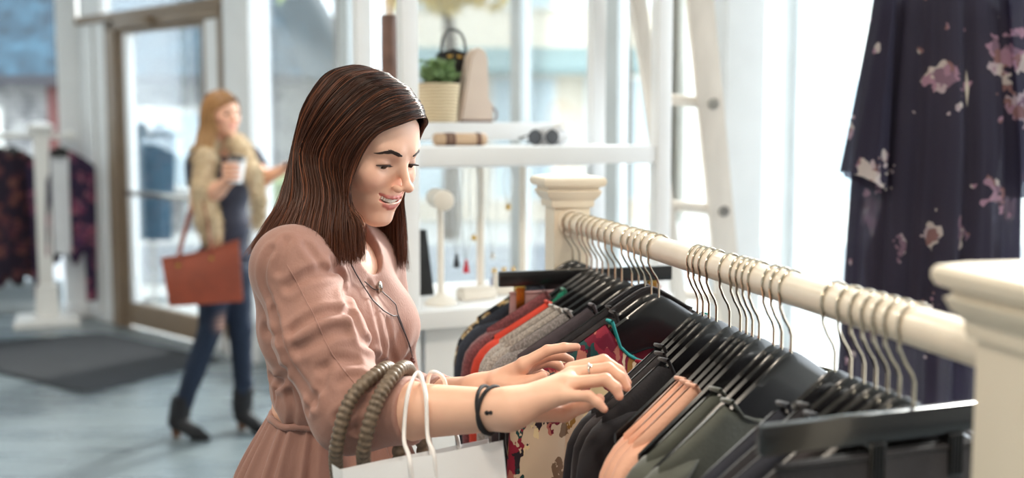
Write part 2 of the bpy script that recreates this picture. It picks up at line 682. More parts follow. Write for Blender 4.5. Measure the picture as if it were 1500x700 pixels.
# corner column, door posts
a, b = P(92, 186, 9.5), P(124, 186, 9.5)
struct('trim_1', MB().box(((a.x + b.x) / 2, 9.5, CEIL / 2), (b.x - a.x, 0.18, CEIL), 0.012).box(((a.x + b.x) / 2, 9.5, 0.06), (b.x - a.x + 0.03, 0.21, 0.12), 0.01), M_white, label='white square column left of the entrance door', cat='column')
struct('trim_2', fbox(fbox(MB(), 348, 386, 0, CEIL, 0.16, 0.02, 0.01), 346, 388, 0, 0.12, 0.19, 0.02), M_white, label='white column right of the entrance door', cat='column')
struct('trim_3', fbox(MB(), 126, 168, 0.0, 2.358, 0.09, 0.0).box((fpt(147) + NF * 0.055).to_tuple()[:2] + (1.2,), (0.05, 0.03, 2.3), 0.006, rz=-PI / 4), M_white, label='white narrow side panel at the hinge side of the door', cat='trim')
struct('trim_4', fbox(MB(), 124, 350, 2.36, 2.42, 0.13), M_alu, label='beige metal header beam above the entrance door', cat='trim')
struct('trim_6', fbox(fbox(MB(), 128, 160, 2.42, CEIL, 0.09, 0, 0.008), 310, 348, 2.42, CEIL, 0.09, 0, 0.008), M_white, label='white uprights beside the transom above the door', cat='trim')
# door frame + door
d1 = thing('door_1', fpt(250), 'glazed entrance door in a warm grey metal frame', 'door'); d1['kind'] = 'structure'
struct('door_frame', fbox(fbox(fbox(MB(), 167, 182, 0, 2.36, 0.12), 332, 337, 0, 2.36, 0.12), 167, 337, 2.285, 2.36, 0.12), M_alu, d1, world=True)
struct('door_stile', fbox(MB(), 182, 191, 0.02, 2.28, 0.05, 0.01), M_alu, d1, world=True)
struct('door_glazing_bead', fbox(MB(), 191, 196, 0.2, 2.25, 0.06, 0.01, 0.003), M_white, d1, world=True)
struct('door_jamb', fbox(MB(), 312, 332, 0, 2.28, 0.10, 0.0, 0.008), M_white, d1, world=True)
struct('door_stile', fbox(MB(), 304, 312, 0.02, 2.28, 0.05, 0.01), M_alu, d1, world=True)
struct('door_rail', fbox(MB(), 191, 304, 0.02, 0.20, 0.05, 0.01), M_alu, d1, world=True)
struct('door_rail', fbox(MB(), 191, 304, 2.25, 2.28, 0.05, 0.01), M_alu, d1, world=True)
struct('push_bar', fbox(MB(), 193, 305, 1.03, 1.07, 0.03, 0.07, 0.012), M_chrome, d1, world=True)
struct('door_pane', fbox(MB(), 191, 304, 0.20, 2.25, 0.008, 0.01, 0), M_glass, d1, world=True, smooth=False)
struct('door_closer', fbox(MB(), 196, 240, 2.285, 2.35, 0.06, 0.09, 0.01), M_alu, d1, world=True)
struct('door_leaf_gasket', fbox(MB(), 337, 348, 0, 2.36, 0.03), M_kneewall, d1, world=True)
w5 = thing('window_5', fpt(250, 2.42), 'transom window above the entrance door', 'window'); w5['kind'] = 'structure'
struct('window_pane', fbox(MB(), 160, 310, 2.42, CEIL - 0.04, 0.008, 0, 0), M_glass, w5, world=True, smooth=False)

# glazed shop front right of the door
mull = [386, 511, 762, 902, 1160, 1420, 1800]
wid = [0, 15, 16, 20, 18, 16, 20]
names = ['shop window right of the door with the street behind', 'shop window behind the brunette and the potted plant',
         'shop window behind the white shelving', 'shop window behind the old ladder',
         'bright shop window left of the hanging floral kimono', 'shop window at the right edge behind the kimono']
for i in range(6):
    c = (fpt(mull[i]) + fpt(mull[i + 1])) / 2
    w = thing('window_%d' % (i + 6), (c.x, c.y, 0.22), names[i], 'window'); w['kind'] = 'structure'
    struct('window_pane', fbox(MB(), mull[i] + wid[i] / 2, mull[i + 1] - wid[i + 1] / 2, 0.28, CEIL - 0.06, 0.008, 0, 0), M_glass, w, world=True, smooth=False)
    struct('mullion', fbox(MB(), mull[i + 1] - wid[i + 1] / 2, mull[i + 1] + wid[i + 1] / 2, 0.22, CEIL, 0.07, 0, 0.006), M_bluegrey, w, world=True)
    struct('window_sill', fbox(MB(), mull[i], mull[i + 1], 0.22, 0.28, 0.12, 0.02), M_bluegrey, w, world=True)
struct('wall_shopfront', fbox(MB(), 386, 1800, 0, 0.22, 0.12), M_kneewall, label='low grey-blue wall under the slanted shop windows', cat='wall', smooth=False)
struct('trim_5', MB().box((fpt(1111) + NF * 0.16).to_tuple()[:2] + (CEIL / 2,), (0.17, 0.17, CEIL), 0.012, rz=0.2), M_white, label='broad white column between ladder and floral kimono', cat='column')

# ---------------------------------------------------------------- ceiling lamps
for k, (x, y) in enumerate([(-1.9, 0.7), (-0.75, -0.4), (0.55, 0.55), (-2.9, 2.6), (-1.7, 4.6), (-4.6, 5.6), (-4.3, 1.0), (1.9, 0.2)]):
    desc = ['nearest the shopper', 'behind the viewer', 'over the near end of the rail', 'left of the shopper', 'before the entrance mat', 'over the far left rack', 'by the left wall', 'by the right wall'][k]
    t = thing('ceiling_lamp', (x, y, CEIL), 'round warm white ceiling lamp ' + desc, 'lamp', 'ceiling lamps')
    MB().lathe([(0.17, 0), (0.17, -0.05), (0.155, -0.055), (0.155, -0.03)], n=28).build('housing', M_white, t)
    m = MATS.get('lamp_diffuser')
    if m is None:
        m, nt, b = new_mat('lamp_diffuser')
        b.inputs['Base Color'].default_value = (1, 0.95, 0.85, 1)
        b.inputs['Emission Color'].default_value = (*LAMP_COLOR, 1)
        b.inputs['Emission Strength'].default_value = 8.0
    MB().lathe([(0.15, -0.05), (0.15, -0.046), (0.14, -0.040)], n=28).build('diffuser', m, t)
    ld = bpy.data.lights.new('lamp_light', 'AREA')
    ld.shape = 'DISK'
    ld.size = 0.3
    ld.energy = LAMP_POWER
    ld.color = LAMP_COLOR
    lo = link(bpy.data.objects.new('lamp_light', ld))
    lo.parent = t
    lo.location = (0, 0, -0.058)

# ---------------------------------------------------------------- entrance mat
c = [P(0, 516, 1)] and [(-4.3, 8.05), (-3.06, 8.62), (-1.92, 7.62), (-2.48, 6.62)]
cm = sum((Vector((x, y, 0)) for x, y in c), Vector()) / 4
dm = thing('door_mat', (cm.x, cm.y, 0), 'dark charcoal entrance mat on the floor before the door', 'mat')
MB().prism([Vector((x, y, 0.001)) for x, y in c], (0, 0, 0.008)).build('rubber_border', M_matedge, dm, world=True, smooth=False)
MB().prism([cm.xy.to_3d() + (Vector((x, y, 0)) - cm.xy.to_3d()) * 0.965 + Vector((0, 0, 0.009)) for x, y in c], (0, 0, 0.007)).build('pile', M_rubber, dm, world=True, smooth=False)

# ---------------------------------------------------------------- outside
def tex_mat(name, kind):
    m, nt, b = new_mat(name)
    L = nt.links
    tc = node(nt, 'ShaderNodeTexCoord')
    mp = node(nt, 'ShaderNodeMapping')
    L.new(tc.outputs['Object'], mp.inputs['Vector'])
    br = node(nt, 'ShaderNodeTexBrick')
    if kind == 'shingle':
        mp.inputs['Rotation'].default_value = (0, 0, 0)
        br.inputs['Color1'].default_value = srgb(48, 76, 92)
        br.inputs['Color2'].default_value = srgb(36, 60, 74)
        br.inputs['Mortar'].default_value = srgb(26, 42, 54)
        br.inputs['Scale'].default_value = 1.0
        br.inputs['Brick Width'].default_value = 0.42
        br.inputs['Row Height'].default_value = 0.17
        br.inputs['Mortar Size'].default_value = 0.014
    else:
        br.inputs['Color1'].default_value = srgb(146, 144, 142)
        br.inputs['Color2'].default_value = srgb(118, 116, 116)
        br.inputs['Mortar'].default_value = srgb(160, 158, 156)
        br.inputs['Scale'].default_value = 1.0
        br.inputs['Brick Width'].default_value = 0.24
        br.inputs['Row Height'].default_value = 0.08
        br.inputs['Mortar Size'].default_value = 0.012
        mp.inputs['Rotation'].default_value = (PI / 2, 0, 0)
    L.new(mp.outputs['Vector'], br.inputs['Vector'])
    nz = node(nt, 'ShaderNodeTexNoise')
    nz.inputs['Scale'].default_value = 2.6 if kind == 'shingle' else 4.0
    nz.inputs['Detail'].default_value = 6
    L.new(mp.outputs['Vector'], nz.inputs['Vector'])
    rr = ramp(nt, [(0.36, (0.45, 0.45, 0.48, 1)), (0.64, (1.25, 1.25, 1.22, 1))])
    L.new(nz.outputs['Fac'], rr.inputs['Fac'])
    mu = node(nt, 'ShaderNodeMixRGB', blend_type='MULTIPLY')
    mu.inputs['Fac'].default_value = 1.0
    L.new(br.outputs['Color'], mu.inputs['Color1'])
    L.new(rr.outputs['Color'], mu.inputs['Color2'])
    L.new(mu.outputs['Color'], b.inputs['Base Color'])
    b.inputs['Roughness'].default_value = 0.8
    return m
M_shingle = tex_mat('blue_shingles', 'shingle')
M_brick = tex_mat('pale_brick', 'brick')
M_pave = mat('pavement_concrete', (206, 204, 198), 0.85, var=0.06, vscale=1.2, bump=0.1, bscale=30)
M_road = mat('road_asphalt', (150, 152, 154), 0.9, var=0.06, vscale=2)
M_dkwood = mat('dark_fascia', (42, 40, 46), 0.6)
M_rust = mat('rust_brown_paint', (84, 40, 36), 0.6)
M_bldg = mat('pale_render', (238, 236, 230), 0.8, var=0.03)
M_bldg2 = mat('warm_render', (226, 214, 196), 0.8, var=0.04)
M_pane = mat('far_window_pane', (196, 210, 216), 0.2, var=0.1, vscale=0.7)
M_awning = mat('teal_awning', (130, 150, 150), 0.7)

OUT = [(-60, 9.72), (-3.6, 9.72), (4.72, 1.4), (60, 1.4), (60, 80), (-60, 80)]
struct('ground', slab(-0.12, OUT, 0.06), M_pave, label='bright concrete pavement outside the shop', cat='pavement', smooth=False)
struct('road', slab(-0.055, [(-60, 13.2), (60, 10.2), (60, 15.2), (-60, 16.2)], 0.012), M_road, label='grey street running past the shop', cat='street', smooth=False)

h1 = thing('house', (-9.8, 18, -0.06), 'low pale brick building with a blue shingle hip roof', 'building')
MB().box((-9.8, 22, 1.15), (12.6, 8, 2.4)).build('brick_wall', M_brick, h1, world=True, smooth=False)
E = [(-16.6, 17.4, 2.32), (-3.1, 17.4, 2.32), (-3.1, 26.6, 2.32), (-16.6, 26.6, 2.32)]
Rg = [(-13, 22, 7.6), (-5.6, 22, 7.6)]
def roof_face(vs, nm='roof_slope'):
    vs = [Vector(v) for v in vs]
    o = (vs[1] - vs[0]).normalized()
    nrm = o.cross(vs[2] - vs[0]).normalized()
    up = nrm.cross(o)
    Mx = Matrix((o, up, nrm)).transposed()
    inv = Mx.inverted()
    mb = MB().prism([inv @ (v - vs[0]) for v in vs], (0, 0, -0.12))
    ob = mb.build(nm, M_shingle, h1, smooth=False)
    ob.matrix_local = Matrix.Translation(vs[0] - h1.location) @ Mx.to_4x4()
roof_face([E[0], E[1], Rg[1], Rg[0]])
roof_face([E[1], E[2], Rg[1]])
roof_face([E[2], E[3], Rg[0], Rg[1]])
roof_face([E[3], E[0], Rg[0]])
MB().box((-9.85, 17.42, 2.24), (13.5, 0.1, 0.16)).build('eave_board', M_dkwood, h1, world=True, smooth=False)
for x in (-4.0, -6.9, -10.2, -13.4):
    MB().box((x, 17.7, 1.06), (0.22, 0.22, 2.2), 0.01).build('porch_post', M_rust, h1, world=True)
for x in (-5.4, -8.6, -12.0):
    f = MB().box((x, 17.97, 1.2), (1.5, 0.06, 1.3), 0.01).build('window', M_bldg, h1, world=True)
    MB().box((x, 17.93, 1.2), (1.3, 0.04, 1.1)).build('pane', M_pane, f, world=False, smooth=False).location = (9.8, -18, 0.06)

def row_house(x0, x1, y, h, m, label, cols, rows, aw=None):
    t = thing('shop_building', ((x0 + x1) / 2, y, -0.06), label, 'building', 'buildings across the street')
    MB().box(((x0 + x1) / 2, y + 3, h / 2 - 0.06), (x1 - x0, 6, h)).build('facade_wall', m, t, world=True, smooth=False)
    MB().box(((x0 + x1) / 2, y - 0.06, h - 0.1), (x1 - x0 + 0.1, 0.3, 0.22), 0.02).build('cornice', M_bldg, t, world=True)
    w = (x1 - x0) / cols
    for i in range(cols):
        for j in range(rows):
            cx, cz = x0 + w * (i + 0.5), 1.35 + 3.0 * j
            hh = 2.0 if j == 0 else 1.5
            f = MB().box((cx, y - 0.02, cz), (w * 0.72, 0.08, hh + 0.14), 0.01).build('window', M_bldg, t, world=True)
            p = MB().box((0, -0.05, 0), (w * 0.62, 0.03, hh)).build('pane', M_pane, f, smooth=False)
            p.location = Vector((cx, y - 0.02, cz)) - t.location
    if aw:
        MB().prism([Vector((x0 + 0.4, y, 2.9)), Vector((x0 + 0.4, y - 1.1, 2.5)), Vector((x0 + 0.4, y - 1.1, 2.4)), Vector((x0 + 0.4, y, 2.75))], (x1 - x0 - 0.8, 0, 0)).build('awning', aw, t, world=True, smooth=False)
row_house(-2.2, 2.6, 20, 6.4, M_bldg2, 'warm cream shop building across the street', 3, 2, M_awning)
row_house(2.9, 9.5, 19.4, 7.2, M_bldg, 'white shop building across the street behind the ladder', 4, 2)
row_house(9.9, 18.5, 18.5, 5.6, M_bldg, 'white building far right across the street', 4, 2)
row_house(-28, -17.3, 19, 5.5, M_bldg2, 'cream building left of the blue roof', 4, 2)

M_bark = mat('bark', (96, 84, 72), 0.9, bump=0.4, bscale=30)
def leaves_mesh(c, r, n, leaf, seed):
    g = np.random.default_rng(seed)
    d = g.normal(size=(n, 3)); d /= np.linalg.norm(d, axis=1, keepdims=True)
    lump = 0.72 + 0.28 * np.sin(d[:, 0] * 5 + seed) * np.sin(d[:, 1] * 6 + 1) * np.cos(d[:, 2] * 5)
    rad = (g.random(n) ** 0.4 * lump)[:, None]
    pos = np.array(c) + d * rad * np.array(r)
    u = g.normal(size=(n, 3)); u /= np.linalg.norm(u, axis=1, keepdims=True)
    v = np.cross(u, g.normal(size=(n, 3))); v /= np.linalg.norm(v, axis=1, keepdims=True)
    s = leaf * (0.6 + 0.8 * g.random(n))[:, None]
    V = np.stack([pos - u * s, pos + v * s * 0.5, pos + u * s, pos - v * s * 0.5], 1).reshape(-1, 3)
    Fq = np.arange(4 * n).reshape(-1, 4)
    return V, Fq
def leaf_mat(name, c1, c2):
    return mat(name, tuple((a + b) // 2 for a, b in zip(c1, c2)), 0.6, var=0.45, vscale=3)
def tree(x, y, zc, r, m, label, seed):
    t = thing('street_tree', (x, y, -0.06), label, 'tree', 'street trees')
    MB().tube(cv([(x, y, -0.06), (x + 0.05, y, zc * 0.5), (x - 0.05, y, zc)], 8), [0.14, 0.13, 0.12, 0.11, 0.1, 0.09, 0.07, 0.05]).build('trunk', M_bark, t, world=True)
    V, Fq = leaves_mesh((x, y, zc + 0.2), r, 2600, 0.16, seed)
    o = np_mesh('foliage', V, Fq, m, t, world=True, smooth=False)
    o['kind'] = 'stuff'
tree(-2.15, 14.6, 4.1, (1.5, 1.2, 1.5), leaf_mat('leaf_green', (150, 170, 110), (190, 200, 150)), 'green street tree seen through the window left of the brunette', 1)
tree(-0.9, 16.6, 3.9, (1.3, 1.1, 1.2), leaf_mat('leaf_gold', (214, 180, 96), (228, 204, 140)), 'golden autumn tree above the potted plant', 2)
tree(1.6, 17.0, 4.6, (1.3, 1.2, 1.4), leaf_mat('leaf_pale', (190, 206, 160), (210, 214, 190)), 'pale green street tree behind the white shelving', 3)
tree(5.6, 16.5, 4.2, (1.5, 1.3, 1.4), MATS['leaf_pale'], 'pale street tree far right across the street', 5)
bs = thing('shrub', (-2.55, 12.6, -0.06), 'low green shrub on the pavement beyond the door column', 'shrub')
V, Fq = leaves_mesh((-2.55, 12.6, 0.55), (0.75, 0.5, 0.65), 1500, 0.08, 9)
o = np_mesh('foliage', V, Fq, MATS['leaf_green'], bs, world=True, smooth=False); o['kind'] = 'stuff'
MB().tube([(-2.55, 12.6, -0.06), (-2.55, 12.6, 0.4)], 0.03).build('stem', M_bark, bs, world=True)
# ---------------------------------------------------------------- the clothes rack in front
RF, RN = P(838, 325, 2.42), P(1400, 497, 1.085)
RZ = 1.351
RF.z = RN.z = RZ
RD = (RN - RF).normalized()                 # along the rail towards the viewer
RANG = math.atan2(RD.y, RD.x)               # rail heading
RR = 0.0205
def rail_at(px):
    """point on the rail axis behind photo column px"""
    k = (px - 750) / 1708.0
    k *= 1.0 / (1 - 0.0)                    # horizon-row ratio, good to a few px for this height
    t = (k * RF.y - RF.x) / (RD.x - k * RD.y)
    return RF + RD * t

POST = 0.0385
M_rackwood = mat('rack_cream_paint', (234, 222, 202), 0.36, var=0.04, vscale=9, bump=0.06, bscale=60, stretch=(1, 1, 0.2))
def newel(t, c, dz):
    """square post with a moulded cap and a stepped foot"""
    MB().rings([(POST, 0.10), (POST, 1.40)], (c.x, c.y, 0), RANG).build('newel_post', M_rackwood, t, world=True, angle=30)
    MB().rings([(0.044, 1.383), (0.046, 1.389), (0.046, 1.397), (0.055, 1.407), (0.059, 1.417), (0.054, 1.420), (0.054, 1.424),
                (0.064, 1.428), (0.067, 1.434), (0.067, 1.440), (0.064, 1.445), (0.046, 1.449), (0.004, 1.454)], (c.x, c.y, dz), RANG).build('post_cap', M_rackwood, t, world=True, angle=30)
    MB().rings([(0.16, 0.0), (0.16, 0.03), (0.15, 0.04), (0.07, 0.045), (0.06, 0.10), (0.045, 0.115)], (c.x, c.y, 0), RANG).build('post_foot', M_rackwood, t, world=True, angle=30)
CF, CN = RF - RD * (POST + 0.0), RN + RD * 0.052
rk = thing('clothes_rack', ((CF.x + CN.x) / 2, (CF.y + CN.y) / 2, 0), 'white wooden clothes rack with a cream rail between two newel posts', 'clothes rack')
newel(rk, CF, 0.0)
newel(rk, CN + RD * 0.075, -0.015)
MB().tube([RF - RD * 0.01, RF.lerp(RN, 0.33), RF.lerp(RN, 0.66), RN + RD * 0.09], RR, n=28).build('rail', M_cream, rk, world=True)
fl = MB()
fl.tube([RF - RD * 0.002, RF + RD * 0.008], [0.031, 0.029], n=24)
fl.build('rail_flange', M_cream, rk, world=True)

# ---------------------------------------------------------------- hangers
M_hook = mat('hook_wire', (188, 176, 158), 0.2, metal=1.0, var=0.05)
M_hang = mat('black_hanger_gloss', (20, 19, 21), 0.26, var=0.2, coat=0.3)
M_gold = mat('brass_clip', (206, 168, 92), 0.25, metal=1.0, var=0.1)
HW, DROP = 0.212, 0.120
def hz(x):
    """height of the hanger's arm line at distance x from its middle (0 = apex)"""
    t = min(1.0, abs(x) / HW)
    q = (math.sqrt(t * t + 0.0100) - 0.10) / (math.sqrt(1.01) - 0.10)
    return -DROP * max(0.0, q) ** 0.93
def hook_path():
    R = RR + 0.0028
    pts = []
    for a in np.linspace(math.radians(-38), math.radians(205), 20):
        pts.append((R * math.cos(a), 0, R * math.sin(a) + 0.0))
    pts += [(-0.0205, 0, -0.022), (-0.013, 0, -0.036), (-0.004, 0, -0.048), (0, 0, -0.058), (0, 0, -0.082)]
    # the hook rests on top of the rail: shift so the arc clears it
    return [Vector(p) for p in pts]
ME = {}
def hanger_meshes():
    o = MB().tube(hook_path(), 0.0019, n=7).build('hook', M_hook); ME['hook'] = o.data; bpy.data.objects.remove(o)
    rows = []
    for i in range(41):
        x = -HW + 2 * HW * i / 40
        z = hz(x) - 0.078
        t = min(1.0, abs(x) / HW)
        e = 1 - t ** 8
        hgt = (0.014 + 0.030 * max(0.0, 1 - t) ** 1.2) * (0.5 + 0.5 * e)
        th = 0.0048 * (0.5 + 0.5 * e)
        row = []
        for a in np.linspace(0, 2 * PI, 13)[:-1]:
            cx, sz = math.cos(a), math.sin(a)
            row.append(Vector((x, th * math.copysign(abs(cx) ** 0.5, cx), z - hgt + (hgt + 0.0) * math.copysign(abs(sz) ** 0.8, sz))))
        rows.append(row)
    mb = MB().grid(rows, closed=True)
    mb.f.append(tuple(range(12))); mb.f.append(tuple(40 * 12 + k for k in range(12)))
    o = mb.build('shoulder_bar', M_hang); ME['bar'] = o.data; bpy.data.objects.remove(o)
    o = MB().tube(cv([(-HW * 0.80, 0, hz(HW * 0.8) - 0.094), (-0.08, 0, -0.188), (0.08, 0, -0.188), (HW * 0.80, 0, hz(HW * 0.8) - 0.094)], 14), 0.0035, n=7).build('trouser_bar', M_hang); ME['tbar'] = o.data; bpy.data.objects.remove(o)
    o = MB().box((0, 0, -0.098), (0.20 * 1.85, 0.013, 0.030), 0.003).build('clip_bar', M_hang); ME['cbar'] = o.data; bpy.data.objects.remove(o)
    mb = MB()
    mb.box((0, 0.007, -0.135), (0.018, 0.003, 0.046), 0.001).box((0, -0.007, -0.135), (0.018, 0.003, 0.046), 0.001)
    for k in range(4):
        mb.box((-0.006 + 0.004 * k, -0.0095, -0.135), (0.002, 0.003, 0.040))
    mb.box((0, 0, -0.117), (0.020, 0.018, 0.010), 0.002)
    o = mb.build('clip', M_gold); ME['clip'] = o.data; bpy.data.objects.remove(o)
    o = mb.build('clip', M_hang); ME['clip_black'] = o.data; bpy.data.objects.remove(o)
hanger_meshes()
def child(name, me, parent, loc=(0, 0, 0)):
    o = link(bpy.data.objects.new(name, me))
    o.parent = parent
    o.location = loc
    return o
def hanger(loc, rz, label, kind='shoulder', group='black hangers on the white rail', roll=0.0, clip_x=0.142):
    t = thing('clothes_hanger', loc, label, 'hanger', group, rz)
    t.rotation_euler = (0, roll, rz)
    child('hook', ME['hook'], t)
    if kind == 'clip':
        child('clip_bar', ME['cbar'], t)
        for s in (-1, 1):
            child('clip', ME['clip' if clip_x > 0.1 else 'clip_black'], t, (s * clip_x, 0, 0))
    else:
        child('shoulder_bar', ME['bar'], t)
        child('trouser_bar', ME['tbar'], t)
    return t

# ---------------------------------------------------------------- garments
def garment(name, loc, rz, label, cat, m, L=0.62, hw=0.216, nw=0.075, nd=0.05, nb=0.012, th=0.013, sleeve=0.5, sr=0.042, trim=None, group=None, seed=0, flare=0.04, open_front=0.0, hem=0.0, roll=0.0, rise=0.008, sag=0.0):
    """top on a hanger: front and back panels, two sleeves, neckband; local frame = hanger frame"""
    g = random.Random(seed)
    t = thing(name, loc, label, cat, group, rz)
    t.rotation_euler = (0, roll, rz)
    ph = [g.uniform(0, 6.28) for _ in range(4)]
    k1, k2 = g.uniform(5, 8), g.uniform(10, 15)
    na, nv = 30, 16
    def topz(x, front):
        z = hz(x * HW / hw * 0.985) - 0.078 + rise
        if abs(x) < nw:
            z0 = hz(nw * HW / hw) - 0.078 + rise
            d = (nd if front else nb) * math.sqrt(max(0, 1 - (x / nw) ** 2))
            z = min(z, z0) - d if front or nb > 0 else z
        return z - sag * (1 - abs(x) / hw)
    def panel(front):
        s = -1 if front else 1
        rows = []
        vv = [0.0, 0.010, 0.03, 0.06] + [0.06 + 0.94 * (j / (nv - 3)) for j in range(1, nv - 2)]
        for v in vv:
            r = []
            for i in range(na + 1):
                a = -1 + 2 * i / na
                x = a * hw * (1 + flare * v)
                zt = topz(a * hw, front)
                bot = -L + hem * (0.5 + 0.5 * math.cos(a * 9 + ph[3])) * (1 if hem else 0)
                z = zt + (bot - zt) * v
                ring_ = abs(a * hw) < nw
                base_t = 0.0085 if (v >= 0.010 or ring_) else 0.0015
                tt = (base_t + max(0, th - 0.0085) * min(1, v * 4)) * max(0.0, 1 - abs(a) ** 6) ** 0.5
                fold = (0.35 * math.sin(k1 * a + ph[0]) + 0.2 * math.sin(k2 * a + ph[1] + 2 * v)) * th * min(1, v * 1.5) * (1 - a * a)
                r.append(Vector((x, s * tt + fold, z)))
            rows.append(r)
        return rows
    back = panel(False); front = panel(True)
    mb = MB().grid(back)
    if open_front:
        k0 = int(na * (0.5 - open_front / 2)); k1_ = na - k0
        mb.grid([r[:k0 + 1] for r in front]); mb.grid([r[k1_:] for r in front])
    else:
        mb.grid(front)
    bm_o = mb.build('body_panel', m, t, angle=0)
    # sleeves
    if sleeve > 0:
        for s in (-1, 1):
            zt = hz(HW * 0.985) - 0.078 + rise
            jit = g.uniform(-0.006, 0.006)
            zz = [0.002, -0.012, -0.045, -0.11, -0.11 - (sleeve - 0.11) * 0.4, -0.11 - (sleeve - 0.11) * 0.75, -sleeve]
            xx = [-0.030, 0.000, 0.018, 0.024, 0.022 + jit, 0.016 + jit, 0.012 + jit]
            rr = [0.012, 0.026, sr * 0.92, sr, sr * 0.94, sr * 0.86, sr * 0.8]
            if sleeve < 0.14:
                zz = [0.002, -0.012, -0.03, -0.05, -0.07, -0.09, -sleeve]
            pts = [Vector((s * (hw + x - 0.018), 0, zt + z)) for x, z in zip(xx, zz)]
            sp = cv(pts, 16)
            rad = list(np.interp(np.linspace(0, 6, 16), range(7), rr))
            sb = MB()
            rows = []
            for q, (p, r_) in enumerate(zip(sp, rad)):
                v = q / 15
                row = []
                for k in range(18):
                    a = 2 * PI * k / 18
                    w = 1 + 0.10 * math.sin(3 * a + ph[2] + 3 * v) * min(1, v * 2)
                    row.append(p + Vector((math.cos(a) * r_ * w, math.sin(a) * min(max(th * 1.25, 0.013), r_) * w, 0)))
                rows.append(row)
            sb.grid(rows, closed=True)
            sb.f.append(tuple(range(18)))
            sb.build('sleeve', m, t, angle=0)
    # neckband
    nm = trim or m
    fr = [Vector((x, -0.0085, topz(x, True))) for x in np.linspace(-nw, nw, 13)]
    bk = [Vector((x, 0.0085, topz(x, False))) for x in np.linspace(nw, -nw, 13)]
    if not open_front:
        MB().tube(fr + bk + fr[:1], 0.0030, n=6, cap=False).build('neckband', nm, t, angle=0)
    else:
        MB().tube(bk, 0.0030, n=6).build('neckband', nm, t, angle=0)
    return t

def knit(name, col, scale=260, rough=0.9):
    m, nt, b = new_mat(name)
    L = nt.links
    tc = node(nt, 'ShaderNodeTexCoord')
    w = node(nt, 'ShaderNodeTexVoronoi')
    w.inputs['Scale'].default_value = scale
    mp = node(nt, 'ShaderNodeMapping')
    mp.inputs['Scale'].default_value = (1, 1, 0.6)
    L.new(tc.outputs['Object'], mp.inputs['Vector'])
    L.new(mp.outputs['Vector'], w.inputs['Vector'])
    c = srgb(*col)
    r = ramp(nt, [(0.0, tuple(min(1, v * 1.25) for v in c[:3]) + (1,)), (0.7, tuple(v * 0.62 for v in c[:3]) + (1,))])
    L.new(w.outputs['Distance'], r.inputs['Fac'])
    L.new(r.outputs['Color'], b.inputs['Base Color'])
    b.inputs['Roughness'].default_value = rough
    b.inputs['Sheen Weight'].default_value = 0.3
    bp = node(nt, 'ShaderNodeBump')
    bp.invert = True
    bp.inputs['Strength'].default_value = 0.7
    bp.inputs['Distance'].default_value = 0.002
    L.new(w.outputs['Distance'], bp.inputs['Height'])
    L.new(bp.outputs['Normal'], b.inputs['Normal'])
    return m
M_flnavy = floral('navy_cloth_gold_flowers', (24, 27, 36), [(196, 168, 120), (150, 122, 86), (210, 194, 160), (110, 84, 66), (60, 70, 60)], 30, 0.50, leaf=(52, 58, 60), speck=0.5)
M_denim = mat('charcoal_denim', (52, 58, 70), 0.9, var=0.3, vscale=300, bump=0.3, bscale=500)
M_maroon = knit('maroon_knit', (134, 72, 76))
M_red = mat('red_orange_cloth', (206, 66, 46), 0.8, var=0.15, vscale=40, bump=0.2, bscale=300)
M_green = knit('green_knit', (16, 140, 108), 300)
M_lgrey = knit('light_grey_knit', (190, 182, 174), 340)
M_grey = knit('grey_knit', (158, 152, 150), 340)
M_char = mat('charcoal_jersey', (76, 68, 74), 0.85, var=0.15, vscale=60, bump=0.15, bscale=300, sheen=0.2)
M_blk = mat('black_cloth', (34, 31, 36), 0.85, var=0.2, vscale=30, bump=0.15, bscale=250, sheen=0.25)
M_blk2 = mat('black_brown_cloth', (46, 40, 42), 0.85, var=0.2, vscale=30, bump=0.15, bscale=250, sheen=0.25)
M_colour = floral('painterly_floral_cloth', (206, 186, 160), [(140, 36, 56), (110, 22, 46), (222, 204, 160), (176, 110, 96), (140, 104, 52), (30, 70, 70), (44, 36, 44)], 12, 0.72, leaf=(120, 96, 74), speck=0.6, zstretch=0.7)
M_teal = mat('teal_binding', (30, 150, 150), 0.6, var=0.1)
M_winefl = floral('wine_red_print', (140, 22, 44), [(190, 60, 70), (110, 14, 34), (220, 150, 130)], 18, 0.36, speck=0.6)
M_peach = mat('peach_cloth', (222, 168, 142), 0.75, var=0.08, vscale=20, bump=0.2, bscale=180, sheen=0.2)
M_olive = mat('olive_grey_cloth', (78, 80, 72), 0.75, var=0.12, vscale=30, bump=0.12, bscale=240, sheen=0.3)
M_mauve = mat('mauve_cloth', (176, 138, 138), 0.75, var=0.1, vscale=30, bump=0.2, bscale=200)
M_navy = mat('navy_black_cloth', (36, 38, 50), 0.8, var=0.15, vscale=30, bump=0.15, bscale=250, sheen=0.25)

PERP = RANG + PI / 2                         # hanger axis at right angles to the rail, local +x towards the right
